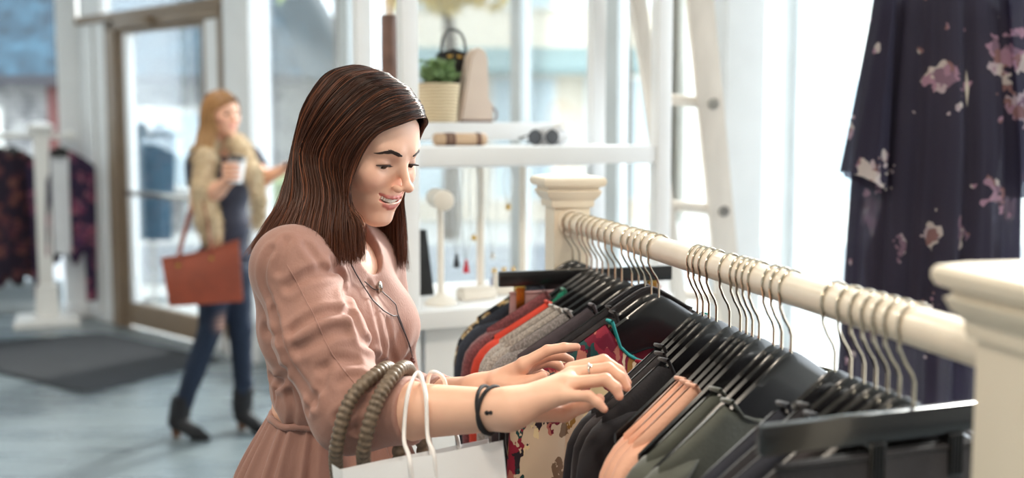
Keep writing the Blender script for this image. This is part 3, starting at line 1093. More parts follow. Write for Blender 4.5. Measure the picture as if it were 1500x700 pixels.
# (px of hook, skew deg, kind, garment kwargs, description)
G = []
def slot(px, skew, what=None, **kw):
    G.append((px, skew, what, kw))
slot(840, 6, ('blouse', M_flnavy, 'dark navy blouse printed with gold flowers at the far end of the rail', 'blouse'), sleeve=0.5, th=0.016, nw=0.088, hw=0.21)
slot(850, 6, ('shirt', M_denim, 'charcoal denim shirt behind the maroon knit', 'shirt'), sleeve=0.5, nw=0.088)
slot(861, 5, 'clip')
slot(868, 5, ('sweater', M_maroon, 'maroon knitted sweater hanging on the rail', 'sweater'), sleeve=0.52, th=0.017, sr=0.05, nw=0.098)
slot(876, 5, ('top', M_green, 'bright green knit top between the black hangers', 'top'), sleeve=0, nw=0.070, rise=0.018, hw=0.150)
slot(884, 5, ('top', M_red, 'red orange top beside the light grey knits', 'top'), sleeve=0.48, nw=0.113)
slot(893, 6, ('cardigan', M_lgrey, 'light grey knit cardigan next to the red top', 'cardigan'), sleeve=0.5, nw=0.115)
slot(903, 6, ('cardigan', M_lgrey, 'light grey knit cardigan, middle one of the three grey knits', 'cardigan'), sleeve=0.5, nw=0.113)
slot(913, 7, ('cardigan', M_grey, 'mid grey knit cardigan nearest of the three grey knits', 'cardigan'), sleeve=0.5, nw=0.108)
slot(928, 8, ('shirt', M_char, 'charcoal shirt behind the painterly floral blouse', 'shirt'), sleeve=0.3, nw=0.078)
slot(938, 8, None)
slot(947, 9, ('top', M_blk, 'plain black top, first of two before the floral blouse', 'top'), sleeve=0.3, nw=0.068, nb=0.0)
slot(957, 10, ('top', M_blk2, 'plain black brown top just behind the floral blouse', 'top'), sleeve=0.2, nw=0.073, nb=0.0)
slot(968, 12, ('blouse', M_colour, 'cream blouse with burgundy and gold painterly flowers under the hands', 'blouse'), sleeve=0.34, th=0.02, nw=0.092, nd=0.075, nb=0.02, sr=0.05, trim=M_teal, rise=0.012, L=0.7)
slot(1026, 24, ('blouse', M_winefl, 'wine red printed blouse just right of the floral blouse', 'blouse'), sleeve=0.3, nw=0.115, hw=0.19)
slot(1034, 24, ('top', M_blk, 'black top on the first hanger right of the hand', 'top'), sleeve=0.3, nw=0.088)
slot(1043, 24, ('top', M_blk2, 'dark brown black top with ruffled neck right of the hand', 'top'), sleeve=0.3, nw=0.098)
slot(1054, 24, ('jacket', M_blk, 'black quilted jacket left of the peach tops', 'jacket'), sleeve=0.4, nw=0.103, th=0.014)
slot(1074, 24, None)
slot(1090, 25, ('top', M_peach, 'peach top, leftmost of three peach tops on the rail', 'top'), sleeve=0.36, nw=0.115)
slot(1099, 25, ('top', M_peach, 'peach top, middle of three peach tops on the rail', 'top'), sleeve=0.36, nw=0.115)
slot(1108, 25, ('top', M_peach, 'peach top, rightmost of three peach tops on the rail', 'top'), sleeve=0.36, nw=0.115)
slot(1118, 24, None)
slot(1140, 23, ('shirt', M_olive, 'olive grey shirt with a wide collar, left of two olive shirts', 'shirt'), sleeve=0.4, nw=0.103, nd=0.03, th=0.018)
slot(1152, 22, None)
slot(1166, 22, ('shirt', M_olive, 'olive grey shirt with a soft collar, right of two olive shirts', 'shirt'), sleeve=0.4, nw=0.108, nd=0.035, th=0.018)
slot(1232, 18, ('top', M_navy, 'navy black top, farthest of the dark tops by the near post', 'top'), sleeve=0.35, nw=0.078)
slot(1256, 16, ('top', M_blk, 'black top, second dark top towards the near post', 'top'), sleeve=0.35, nw=0.068)
slot(1276, 14, ('top', M_navy, 'navy black top, third dark top towards the near post', 'top'), sleeve=0.35, nw=0.073)
slot(1294, 13, None)
slot(1312, 12, ('top', M_blk2, 'brown black top, fourth dark top towards the near post', 'top'), sleeve=0.35, nw=0.078)
slot(1330, 11, None)
slot(1352, 10, ('trousers', M_blk, 'black trousers on the clip hanger at the near post', 'trousers'), clip=True)
ORD = ['first', 'second', 'third', 'fourth', 'fifth', 'sixth', 'seventh']
cl_trousers = None
free = 0
for i, (px, skew, what, kw) in enumerate(G):
    c = rail_at(px)
    rz = PERP + math.radians(skew)
    loc = (c.x, c.y, RZ)
    if what == 'clip' or kw.get('clip'):
        near = kw.get('clip')
        hanger(loc, rz, 'black clip hanger with a flat bar, ' + ('nearest the viewer' if near else 'above the maroon sweater'), 'clip', clip_x=0.05 if near else 0.142)
        # folded cloth held by the clips
        mm = M_blk if near else M_mauve
        tt = thing('trousers' if near else 'skirt', loc, what[2] if near else 'mauve skirt held by brass clips above the maroon sweater', 'trousers' if near else 'skirt', None, rz)
        g = random.Random(i)
        rows = []
        for j in range(13):
            v = j / 12
            row = []
            for k in range(40):
                a = 2 * PI * k / 40
                x = math.cos(a) * (0.165 + 0.02 * v) * (1 if near else 0.98)
                y = math.sin(a) * (0.005 + 0.010 * min(1, v * 3)) + 0.004 * math.sin(9 * x * 6 + 2) * min(1, v * 2)
                row.append(Vector((x, y, -0.126 - v * 0.5)))
            rows.append(row)
        MB().grid(rows, closed=True).build('cloth_panel', mm, tt, angle=0)
        MB().tube([r for r in rows[0]] + [rows[0][0]], 0.0025, n=6, cap=False).build('waistband', mm, tt, angle=0)
        continue
    if what is None:
        free += 1
        hanger(loc, rz, 'empty black hanger, %s empty one from the far post' % ORD[free - 1])
        continue
    nm, m_, lab, cat = what
    hanger(loc, rz, 'black hanger carrying the ' + ' '.join(lab.split()[:12]))
    garment(nm, loc, rz, lab, cat, m_, seed=i * 7 + 3, group='garments on the cream rail', **kw)

# ---------------------------------------------------------------- far-left rack by the window
lr = thing('clothes_rack', (-3.70, 9.15, 0), 'white clothes rack on a square base by the far left window', 'clothes rack')
MB().rings([(0.055, 0.06), (0.055, 1.52)], (-3.70, 9.15, 0), 0.35).build('newel_post', M_whitewood, lr, world=True, angle=30)
MB().rings([(0.06, 1.49), (0.075, 1.51), (0.095, 1.535), (0.098, 1.56), (0.06, 1.58), (0.01, 1.595)], (-3.70, 9.15, 0), 0.35).build('post_cap', M_whitewood, lr, world=True, angle=30)
MB().rings([(0.24, 0.0), (0.24, 0.035), (0.22, 0.045), (0.09, 0.055), (0.08, 0.30), (0.06, 0.31)], (-3.70, 9.15, 0), 0.35).build('post_foot', M_whitewood, lr, world=True, angle=30)
MB().tube([(-5.2, 9.15, 1.48), (-3.50, 9.15, 1.48)], 0.022, n=14).build('rail', M_whitewood, lr, world=True)
MB().lathe([(0.005, -0.045), (0.035, -0.03), (0.048, 0), (0.035, 0.03), (0.005, 0.045)], (-3.47, 9.15, 1.48), n=16).build('rail_knob', M_whitewood, lr, world=True)
M_plum = floral('plum_floral_cloth', (46, 34, 60), [(126, 62, 86), (96, 46, 74), (150, 96, 110), (70, 44, 80)], 8, 0.5, speck=0.5)
M_rustfl = floral('rust_dark_print', (40, 30, 44), [(90, 50, 54), (70, 40, 56), (110, 70, 64)], 8, 0.46, speck=0.5)
M_whitecl = mat('white_cloth', (226, 228, 232), 0.8, var=0.04)
def far_g(x, rz, lab, m_, **kw):
    loc = (x, 9.15, 1.48)
    hanger(loc, rz, 'black hanger carrying the ' + lab, group='hangers on the far left rack')
    return garment(kw.pop('name', 'kimono'), loc, rz, lab, kw.pop('cat', 'kimono'), m_, group='garments on the far left rack', **kw)
far_g(-3.555, 0.12, 'plum floral open kimono facing out on the far left rack', M_plum, L=1.02, hw=0.205, open_front=0.30, hem=0.10, sleeve=1.12, sr=0.05, th=0.03, seed=5)
garment('added_tank_top', (-3.555, 9.15, 1.472), 0.12, 'added white tank top for the window light and lining inside the plum floral kimono', 'top', M_whitecl, L=0.92, hw=0.12, nw=0.06, sleeve=0, th=0.010, seed=6, rise=-0.01)  # top added to fill the white gap of window light and lining
far_g(-3.93, 0.9, 'rust and plum printed dress behind the white post', M_rustfl, L=1.15, sleeve=0.6, name='dress', cat='dress', seed=8, th=0.03, hem=0.08)
far_g(-4.02, 1.0, 'dark rust printed dress left of the white post', M_rustfl, L=1.2, sleeve=0.6, name='dress', cat='dress', seed=9, th=0.03, hem=0.08)
far_g(-4.14, 1.1, 'navy black dress at the left edge on the far rack', M_navy, L=1.05, sleeve=0.6, name='dress', cat='dress', seed=10, th=0.03)
far_g(-4.26, 1.1, 'black coat cut by the left edge on the far rack', M_blk, L=1.1, sleeve=0.6, name='coat', cat='coat', seed=12, th=0.035)
# ---------------------------------------------------------------- white shelving unit
SA = math.radians(25)
SE = Vector((math.cos(SA), math.sin(SA), 0)); SB = Vector((-math.sin(SA), math.cos(SA), 0))
S0 = Vector((-0.254, 2.85, 0)); SW, SDp = 0.725, 0.36
def sp(u, w, z):
    """point in the shelf frame: u along the front, w backwards"""
    p = S0 + SE * u + SB * w
    return Vector((p.x, p.y, z))
def sbox(mb, u, w, z, s, bev=0.003):
    return mb.box(sp(u, w, z), s, bev, rz=SA)
sc_ = sp(SW / 2, SDp / 2, 0)
sh = thing('shelving_unit', sc_, 'tall white open shelving unit with drawers behind the clothes rack', 'shelf')
for (u, w) in ((0, 0), (SW, 0), (0, SDp), (SW, SDp)):
    sbox(MB(), u, w, 1.2, (0.042, 0.042, 2.4)).build('post', M_white, sh, world=True)
sbox(MB(), SW / 2, SDp / 2, 1.477, (SW - 0.042, SDp + 0.03, 0.046)).build('shelf_board', M_white, sh, world=True)
sbox(MB(), SW * 0.42, SDp + 0.06, 1.538, (SW * 0.92, 0.15, 0.05)).build('shelf_board', M_white, sh, world=True)
sbox(MB(), SW / 2, SDp / 2, 1.078, (SW + 0.02, SDp + 0.12, 0.044)).build('counter_board', M_white, sh, world=True)
sbox(MB(), SW / 2, SDp, 1.97, (SW, 0.03, 0.06)).build('top_rail', M_white, sh, world=True)
sbox(MB(), SW / 2, 0, 2.38, (SW, 0.04, 0.06)).build('top_rail', M_white, sh, world=True)
sbox(MB(), SW / 2, SDp / 2, 0.56, (SW - 0.05, SDp - 0.05, 0.98)).build('cabinet_body', M_white, sh, world=True)
for r in range(3):
    for c in range(2):
        d = sbox(MB(), SW * (0.27 + 0.46 * c), 0.0, 0.935 - 0.25 * r, (SW * 0.44, 0.03, 0.225), 0.004).build('drawer', M_white, sh, world=True)
        kb = MB().lathe([(0.006, 0), (0.006, 0.015), (0.014, 0.022), (0.010, 0.03)], (0, 0, 0), 14, M=Matrix.Rotation(PI / 2, 3, 'X')).build('knob', M_chrome, d)
        kb.location = sp(SW * (0.27 + 0.46 * c), -0.013, 0.935 - 0.25 * r) - sh.location
        kb.rotation_euler = (0, 0, SA)
ZC = 1.100
M_tbar = mat('white_velvet', (234, 228, 218), 0.8, var=0.03)
M_beige = mat('beige_leather', (206, 188, 174), 0.55, var=0.06, bump=0.1, bscale=150)
M_tan = mat('tan_leather', (200, 170, 140), 0.5, var=0.12, vscale=12)
M_brownlt = mat('brown_leather', (108, 78, 66), 0.5, var=0.25, vscale=20)
M_silver = mat('silver_chain', (190, 190, 186), 0.25, metal=1.0)
M_blackcloth = mat('black_thread', (26, 25, 28), 0.8)
M_redth = mat('red_thread', (190, 40, 54), 0.8)

# T-bar necklace stand
q = P(646, 438, 2.93)
q.z = ZC
tb = thing('jewelry_stand', q, 'white necklace stand with a round arm on the white counter', 'jewelry stand')
MB().lathe([(0.042, 0), (0.042, 0.006), (0.03, 0.016), (0.014, 0.022), (0.009, 0.03)], n=28).build('base', M_tbar, tb)
MB().lathe([(0.008, 0.02), (0.0085, 0.12), (0.008, 0.26)], n=16).build('pole', M_tbar, tb)
ax = Vector((0.22, -0.97, 0)).normalized()
MB().tube([Vector((0, 0, 0.268)) - ax * 0.085, Vector((0, 0, 0.268)) - ax * 0.08, Vector((0, 0, 0.268)) + ax * 0.055, Vector((0, 0, 0.268)) + ax * 0.058], [0.020, 0.025, 0.026, 0.022], n=24).build('arm', M_tbar, tb)
# flat display pads
def pad(px, py, Y, s, rz, label, h=0.028):
    c_ = P(px, py, Y); c_.z = ZC
    t = thing('display_pad', c_, label, 'display pad', rz=rz)
    MB().box((0, 0, h / 2), s + (h,), 0.008).build('pad_body', M_tbar, t)
    MB().box((0, 0, h + 0.002), (s[0] * 0.9, s[1] * 0.85, 0.005), 0.002).build('pad_top', M_tbar, t)
pad(698, 416, 3.02, (0.10, 0.05), 0.5, 'pale flat jewelry pad on the counter under the tassels')
pad(742, 410, 3.12, (0.07, 0.05), 0.3, 'small cream jewelry pad right of the necklace tassels', 0.05)
# necklaces hung from a small rail under the shelf
nr = thing('necklace_rail', sp(0.30, 0.20, 1.448), 'thin white rail with hooks under the white shelf', 'rail')
MB().tube([sp(0.08, 0.20, 1.446), sp(0.62, 0.20, 1.446)], 0.0045, n=10).build('rod', M_white, nr, world=True)
for u in (0.10, 0.60):
    MB().tube([sp(u, 0.20, 1.446), sp(u, 0.20, 1.456)], 0.006, n=8).build('bracket', M_white, nr, world=True)
def necklace(px, ylen, tassel, label, m_):
    Y = 3.05
    # find u on the rail behind px
    best = min(np.linspace(0.09, 0.6, 200), key=lambda u: abs((lambda w: w.x / w.y * 1708 + 750)(sp(u, 0.20, 0)) - px))
    top = sp(best, 0.20, 1.446)
    bot = P(px, ylen, top.y).z
    t = thing('necklace', top, label, 'necklace', 'necklaces under the white shelf')
    w = 0.012
    loop = cv([top + Vector((0, 0, 0.006)), top + Vector((w * 0.5, 0, -0.01)), top + Vector((w, 0.002, (bot - top.z) * 0.5)), Vector((top.x, top.y, bot)),
               top + Vector((-w, -0.002, (bot - top.z) * 0.5)), top + Vector((-w * 0.5, 0, -0.01)), top + Vector((0, 0, 0.006))], 40)
    MB().tube(loop, 0.0013, n=5, cap=False).build('chain', M_silver, t, world=True)
    if tassel:
        b_ = Vector((top.x, top.y, bot))
        MB().lathe([(0.002, 0), (0.005, -0.004), (0.004, -0.009), (0.0065, -0.018), (0.009, -0.036)], b_, 12).build('tassel', tassel, t, world=True)
    else:
        b_ = Vector((top.x, top.y, bot))
        MB().lathe([(0.001, 0.004), (0.006, 0), (0.008, -0.006), (0.005, -0.014)], b_, 12).build('pendant', m_, t, world=True)
necklace(668, 372, M_blackcloth, 'long chain necklace with a black tassel beside the white stand', M_gold)
necklace(682, 380, M_redth, 'long chain necklace with a red tassel beside the black one', M_gold)
necklace(693, 345, None, 'chain necklace with a brass pendant right of the red tassel', M_gold)
necklace(722, 372, None, 'thin chain necklace with a steel pendant near the pale rod', M_chrome)
necklace(744, 300, None, 'short necklace with a brass pendant left of the newel cap', M_gold)
# pale rods (display poles) on the counter
for px, Y, lab in ((704, 3.16, 'slim cream display pole behind the necklaces'), (766, 3.22, 'slim white display pole left of the newel post')):
    c_ = P(px, 400, Y); c_.z = ZC
    t = thing('display_pole', c_, lab, 'pole')
    MB().lathe([(0.03, 0), (0.03, 0.008), (0.011, 0.012)], n=18).build('base', M_tbar, t)
    MB().lathe([(0.0105, 0.01), (0.0105, 0.345)], n=14).build('pole', M_tbar, t)
# black easel board
c_ = P(612, 380, 3.05); c_.z = ZC
t = thing('easel_board', c_, 'small black leaning display board behind the white shelf post', 'display board', rz=SA)
Mx = Matrix.Rotation(math.radians(-18), 3, 'X')
MB().box((0, 0.02, 0.09), (0.085, 0.008, 0.18), 0.003, M=Mx).build('board', M_black, t)
MB().tube([(0, 0.05, 0.14), (0, 0.10, 0.003)], 0.003, n=8).build('strut', M_black, t)
# little bottles
for px, py, Y, col, lab in ((724, 386, 3.2, (60, 84, 150), 'tiny blue glass bottle on the counter'), (738, 384, 3.22, (50, 140, 110), 'tiny green glass bottle on the counter'), (752, 384, 3.22, (180, 120, 90), 'tiny amber glass bottle on the counter')):
    c_ = P(px, py, Y); c_.z = ZC
    t = thing('bottle', c_, lab, 'bottle', 'tiny bottles on the counter')
    mm = mat('glass_' + lab.split()[1], col, 0.15, coat=0.5)
    MB().lathe([(0.011, 0), (0.0125, 0.004), (0.0125, 0.028), (0.006, 0.036), (0.005, 0.046)], n=14).build('body', mm, t)
    MB().lathe([(0.006, 0.045), (0.006, 0.058), (0.004, 0.060)], n=12).build('stopper', M_gold, t)

# things on the white shelf
ZS = 1.500
def on(u, w, z):
    return sp(u, w, z)
t = thing('rolled_belt', on(0.22, 0.20, ZS), 'tan leather belt roll lying on the white shelf', 'belt', rz=SA)
MB().tube([(-0.075, 0, 0.017), (-0.07, 0, 0.017), (0.07, 0, 0.017), (0.075, 0, 0.017)], [0.013, 0.017, 0.017, 0.013], n=20).build('roll', M_tan, t)
for x in (-0.04, -0.025, 0.05):
    MB().tube([(x - 0.006, 0, 0.017), (x + 0.006, 0, 0.017)], 0.0185, n=20).build('strap', M_brownlt, t)
t = thing('sunglasses', on(0.44, 0.17, ZS), 'black folded sunglasses lying on the white shelf', 'sunglasses', rz=SA + 0.3)
for s in (-1, 1):
    rim = MB().tube([Vector((s * 0.032 + 0.024 * math.cos(a), -0.02, 0.0225 + 0.019 * math.sin(a))) for a in np.linspace(0, 2 * PI, 21)], 0.002, n=6, cap=False).build('rim', M_black, t)
    MB().tube([(s * 0.032, -0.0205, 0.0225), (s * 0.032, -0.0195, 0.0225)], 0.022, n=20).build('lens', M_black, t)
    MB().tube([(s * 0.058, -0.02, 0.028), (s * 0.056, 0.02, 0.02), (-s * 0.02, 0.025 + 0.005 * s, 0.005)], 0.0018, n=6).build('temple', M_black, t)
MB().tube(cv([(-0.009, -0.02, 0.028), (0, -0.02, 0.032), (0.009, -0.02, 0.028)], 7), 0.0018, n=6).build('bridge', M_black, t)
t = thing('tissue_bundle', on(0.52, 0.24, ZS), 'crumpled white tissue paper bundle on the white shelf', 'tissue paper', rz=SA)
def lumpy(c, r, amp, fr, n=20, seed=0):
    rows = []
    for i in range(n + 1):
        th_ = PI * i / n
        row = []
        for k in range(2 * n):
            a = 2 * PI * k / (2 * n)
            d = Vector((math.sin(th_) * math.cos(a), math.sin(th_) * math.sin(a), math.cos(th_)))
            s = 1 + amp * mnoise.noise(d * fr + Vector((seed, 0, 0)))
            row.append(Vector(c) + Vector((d.x * r[0], d.y * r[1], d.z * r[2])) * s)
        rows.append(row)
    return MB().grid(rows, closed=True)
lumpy((0, 0, 0.024), (0.05, 0.04, 0.026), 0.5, 4, seed=3).build('paper', M_whitecl, t, angle=0)
lumpy((0.02, 0, 0.04), (0.02, 0.02, 0.016), 0.6, 5, seed=4).build('paper_tip', M_tbar, t, angle=0)

# potted plant, bags on the rear shelf
ZR = 1.563
M_basket = None
def basket_mat():
    m, nt, b = new_mat('basket_weave')
    L = nt.links
    tc = node(nt, 'ShaderNodeTexCoord')
    w = node(nt, 'ShaderNodeTexWave', wave_type='BANDS', bands_direction='Z')
    w.inputs['Scale'].default_value = 34
    w.inputs['Distortion'].default_value = 3
    w.inputs['Detail'].default_value = 2
    L.new(tc.outputs['Object'], w.inputs['Vector'])
    r = ramp(nt, [(0.0, srgb(196, 172, 134)), (1.0, srgb(236, 220, 188))])
    L.new(w.outputs['Fac'], r.inputs['Fac'])
    L.new(r.outputs['Color'], b.inputs['Base Color'])
    b.inputs['Roughness'].default_value = 0.8
    bp = node(nt, 'ShaderNodeBump')
    bp.inputs['Strength'].default_value = 0.6
    bp.inputs['Distance'].default_value = 0.004
    L.new(w.outputs['Fac'], bp.inputs['Height'])
    L.new(bp.outputs['Normal'], b.inputs['Normal'])
    return m
M_basket = basket_mat()
def rear_u(px):
    return min(np.linspace(-0.05, 0.75, 400), key=lambda u: abs((lambda w: w.x / w.y * 1708 + 750)(sp(u, SDp + 0.05, 0)) - px))
u0 = rear_u(643)
pl = thing('potted_plant', sp(u0, SDp + 0.05, ZR), 'bushy green plant in a woven basket pot on the white shelf', 'plant')
MB().lathe([(0.048, 0), (0.052, 0.004), (0.060, 0.10), (0.062, 0.108), (0.058, 0.110), (0.056, 0.095)], n=32).build('basket_pot', M_basket, pl)
MB().lathe([(0.055, 0.09), (0.055, 0.098)], n=24).build('soil', M_bark, pl)
M_sprig = mat('sprig_leaf', (122, 150, 98), 0.6, var=0.45, vscale=60)
V, Fq = leaves_mesh((0, 0, 0.135), (0.068, 0.06, 0.062), 1700, 0.008, 21)
o = np_mesh('foliage', V, Fq, M_sprig, pl, smooth=False); o['kind'] = 'stuff'
st = []
g = np.random.default_rng(5)
for k in range(26):
    a = g.random() * 6.28; r_ = g.random() * 0.05
    st.append(catmull([(0.02 * math.cos(a), 0.02 * math.sin(a), 0.095), (r_ * 0.7 * math.cos(a), r_ * 0.7 * math.sin(a), 0.13), (r_ * math.cos(a), r_ * math.sin(a), 0.175)], 6))
V, Fq = strands(np.array(st), np.full((26, 6), 0.0008))
np_mesh('stems', V, Fq, M_sprig, pl)['kind'] = 'stuff'

u1 = rear_u(699)
bg_ = thing('handbag', sp(u1, SDp + 0.075, ZR), 'tall beige leather bag with a rounded top beside the plant', 'bag', rz=SA)
def slab_outline(outl, y0, y1, bev=0.008):
    bm = bmesh.new()
    vs = [bm.verts.new((x, y0, z)) for x, z in outl]
    f = bm.faces.new(vs)
    r = bmesh.ops.extrude_face_region(bm, geom=[f])
    for v in [e for e in r['geom'] if isinstance(e, bmesh.types.BMVert)]:
        v.co.y = y1
    ed = [e for e in bm.edges if abs(e.verts[0].co.y - e.verts[1].co.y) < 1e-6]
    bmesh.ops.bevel(bm, geom=ed, offset=bev, segments=2, affect='EDGES')
    bm.verts.index_update()
    mb = MB().add([v.co.copy() for v in bm.verts], [[v.index for v in f.verts] for f in bm.faces])
    bm.free()
    return mb
outl = [(-0.056, 0.0), (0.048, 0.0), (0.054, 0.008), (0.054, 0.05), (0.040, 0.07), (0.038, 0.18), (0.030, 0.205), (0.012, 0.215), (-0.008, 0.21), (-0.022, 0.19), (-0.034, 0.12)]
slab_outline(outl, -0.022, 0.022).build('bag_body', M_beige, bg_)
slab_outline([(-0.05, 0.0), (0.05, 0.0), (0.05, 0.006), (-0.05, 0.006)], -0.024, 0.024, 0.001).build('bag_base', M_brownlt, bg_)
MB().tube(cv([(0.052, -0.02, 0.045), (0.062, -0.025, 0.025), (0.058, -0.02, 0.005)], 8), 0.003, n=8).build('strap', M_brownlt, bg_)
u2 = rear_u(678)
b2 = thing('handbag', sp(u2, SDp + 0.118, ZR), 'black handbag with brass clasps behind the beige bag', 'bag', rz=SA)
slab_outline([(-0.06, 0), (0.06, 0), (0.066, 0.10), (0.05, 0.20), (0.0, 0.215), (-0.05, 0.20), (-0.066, 0.10)], -0.012, 0.018).build('bag_body', M_black, b2)
for x in (-0.018, 0.012):
    MB().box((x, -0.016, 0.19), (0.016, 0.006, 0.009), 0.003).build('clasp', M_gold, b2)
MB().tube(cv([(-0.04, 0, 0.2), (-0.03, 0, 0.25), (0, 0, 0.27), (0.03, 0, 0.25), (0.04, 0, 0.2)], 14), 0.004, n=8).build('handle', M_black, b2)
# dark scarf hung on the rear rail at the left
c_ = P(571, 60, 3.22)
t = thing('scarf', (c_.x, c_.y, 1.97), 'dark brown scarf hanging behind the left shelf posts', 'scarf', rz=SA)
rows = []
for j in range(14):
    v = j / 13
    rows.append([Vector((math.cos(a) * (0.022 + 0.006 * v + 0.003 * math.sin(5 * a + 4 * v)), math.sin(a) * (0.012 + 0.004 * math.sin(3 * a)), -0.115 - v * 0.24)) for a in np.linspace(0, 2 * PI, 25)[:-1]])
MB().grid(rows, closed=True).build('cloth_fall', M_brownlt, t, angle=0)
MB().tube([Vector((0, 0.022 * math.cos(a), -0.045 + 0.082 * math.sin(a))) for a in np.linspace(0, 2 * PI, 17)], 0.004, n=10, cap=False).build('loop', M_tan, t, angle=0)

# ---------------------------------------------------------------- old ladder
M_oldwood = mat('whitewashed_ladder_wood', (214, 206, 196), 0.75, var=0.2, vscale=7, bump=0.35, bscale=60, stretch=(1, 1, 0.15))
R1, R0 = P(1025, 0, 3.42), P(1059, 350, 3.62)
L1, L0 = P(934, 0, 3.42), P(982, 350, 3.62)
def ext(a, b, z):
    return a + (b - a) * ((z - a.z) / (b.z - a.z))
Rt, Rb = ext(R1, R0, 2.5), ext(R1, R0, 0.0)
Lt, Lb = ext(L1, L0, 2.5), ext(L1, L0, 0.0)
ld_ = thing('ladder', (Rb + Lb) / 2, 'old whitewashed wooden ladder leaning behind the white shelving', 'ladder')
ux = (Rt - Lt).normalized()
def plank(a, b, w, th, nm):
    d = (b - a).normalized()
    x = Vector((1, 0.15, 0)).normalized()
    y = d.cross(x).normalized(); x = y.cross(d)
    return MB().box((a + b) / 2, (w, th, (b - a).length), 0.004, M=Matrix((x, y, d)).transposed()).build(nm, M_oldwood, ld_, world=True)
plank(Rb, Rt, 0.078, 0.032, 'side_rail')
plank(Lb, Lt, 0.036, 0.075, 'side_rail')
for py in (152, 312):
    zz = P(1040, py, 3.5).z
    a_, b_ = ext(L1, L0, zz + 0.02), ext(R1, R0, zz)
    MB().tube([a_, b_], 0.0165, n=14).build('rung', M_oldwood, ld_, world=True)
    bp_ = b_ + Vector((0.008, -0.019, 0))
    w_ = MB().tube([bp_ + Vector((0, 0.004, 0)), bp_ + Vector((0, -0.003, 0))], [0.018, 0.016], n=20).build('washer', M_chrome, ld_, world=True)
    MB().tube([bp_ + Vector((0, -0.001, 0)), bp_ + Vector((0, -0.007, 0))], [0.009, 0.007], n=6).build('bolt', M_chrome, ld_, world=True)
for zz in (0.35, 0.68, 1.0, 2.2):
    MB().tube([ext(L1, L0, zz + 0.02), ext(R1, R0, zz)], 0.0165, n=14).build('rung', M_oldwood, ld_, world=True)

# ---------------------------------------------------------------- floral kimono on a dress form
KY = 2.78
kx = P(1378, 200, KY).x
M_sheer = floral('sheer_floral_chiffon', (62, 58, 78), [(214, 196, 204), (190, 150, 172), (150, 120, 140), (226, 214, 210), (160, 120, 120)], 5.2, 0.26, leaf=None, sheer=0.09, speck=0.75, warp=0.6)
df = thing('dress_form', (kx, KY, 0), 'dress form on a white plinth under the sheer floral kimono', 'dress form')
M_form = mat('linen_form', (206, 196, 184), 0.85, var=0.05, bump=0.2, bscale=300)
MB().box((kx, KY, 0.19), (0.5, 0.42, 0.38), 0.012).build('plinth', M_white, df, world=True)
MB().lathe([(0.15, 0.38), (0.15, 0.39), (0.03, 0.41), (0.016, 0.43), (0.016, 1.1)], (kx, KY, 0), 24).build('stand_pole', M_chrome, df, world=True)
rows = []
for z, a_, b_ in ((1.05, 0.10, 0.07), (1.12, 0.155, 0.105), (1.22, 0.165, 0.11), (1.36, 0.125, 0.09), (1.52, 0.155, 0.11), (1.64, 0.165, 0.105), (1.76, 0.17, 0.08), (1.84, 0.12, 0.06), (1.87, 0.055, 0.05), (1.96, 0.048, 0.046), (1.97, 0.02, 0.02)):
    rows.append([Vector((kx + a_ * math.cos(t_), KY + 0.02 + b_ * math.sin(t_), z)) for t_ in np.linspace(0, 2 * PI, 33)[:-1]])
MB().grid(rows, closed=True).build('torso', M_form, df, world=True, angle=0)
km = thing('kimono', (kx, KY, 1.87), 'sheer dark kimono with pale pink roses hanging at the right', 'kimono')
def kz(py):
    return P(1375, py, KY).z
def kxw(px):
    return P(px, 200, KY).x - kx
prof = [(-60, 60), (-30, 84), (0, 96), (60, 103), (150, 112), (260, 119), (350, 122), (450, 125), (560, 130), (650, 134), (760, 138)]
ys = [p[0] for p in prof]; ws = [p[1] for p in prof]
rows = []
for py in np.linspace(-60, 760, 54):
    w = np.interp(py, ys, ws) / 1708 * KY
    v = (py + 60) / 820
    row = []
    for k in range(120):
        a = 2 * PI * k / 120
        fold = 0.008 * math.sin(11 * a + 1.3) + 0.006 * math.sin(19 * a + 2 * v) + 0.004 * math.sin(31 * a + 4 + 3 * v)
        fold *= 0.35 + 0.9 * v
        x = math.cos(a) * (w + fold)
        y = math.sin(a) * (0.075 + 0.06 * min(1, v * 3) + fold * 1.6) + 0.02
        row.append(Vector((kx + x, KY + y, kz(py))))
    rows.append(row)
MB().grid(rows, closed=True).build('body_panel', M_sheer, km, world=True, angle=0)
for s, x0, x1 in ((-1, 1287, 1262), (1, 1468, 1510)):
    rows = []
    for j in range(30):
        v = j / 29
        cx_ = kxw(x0 + (x1 - x0) * v ** 1.1)
        hwid = (12 + 14 * v) / 1708 * KY
        py = -20 + v * (285 if s < 0 else 295)
        row = []
        for k in range(48):
            a = 2 * PI * k / 48
            f = 0.006 * math.sin(7 * a + 2 * v + s) * v
            hem = (math.cos(a) * s) * 0.0
            row.append(Vector((kx + cx_ + math.cos(a) * (hwid + f), KY - 0.02 + math.sin(a) * (0.05 + 0.05 * v + f), kz(py + (14 * math.cos(a) * (-s)) * v))))
        rows.append(row)
    MB().grid(rows, closed=True).build('sleeve', M_sheer, km, world=True, angle=0)

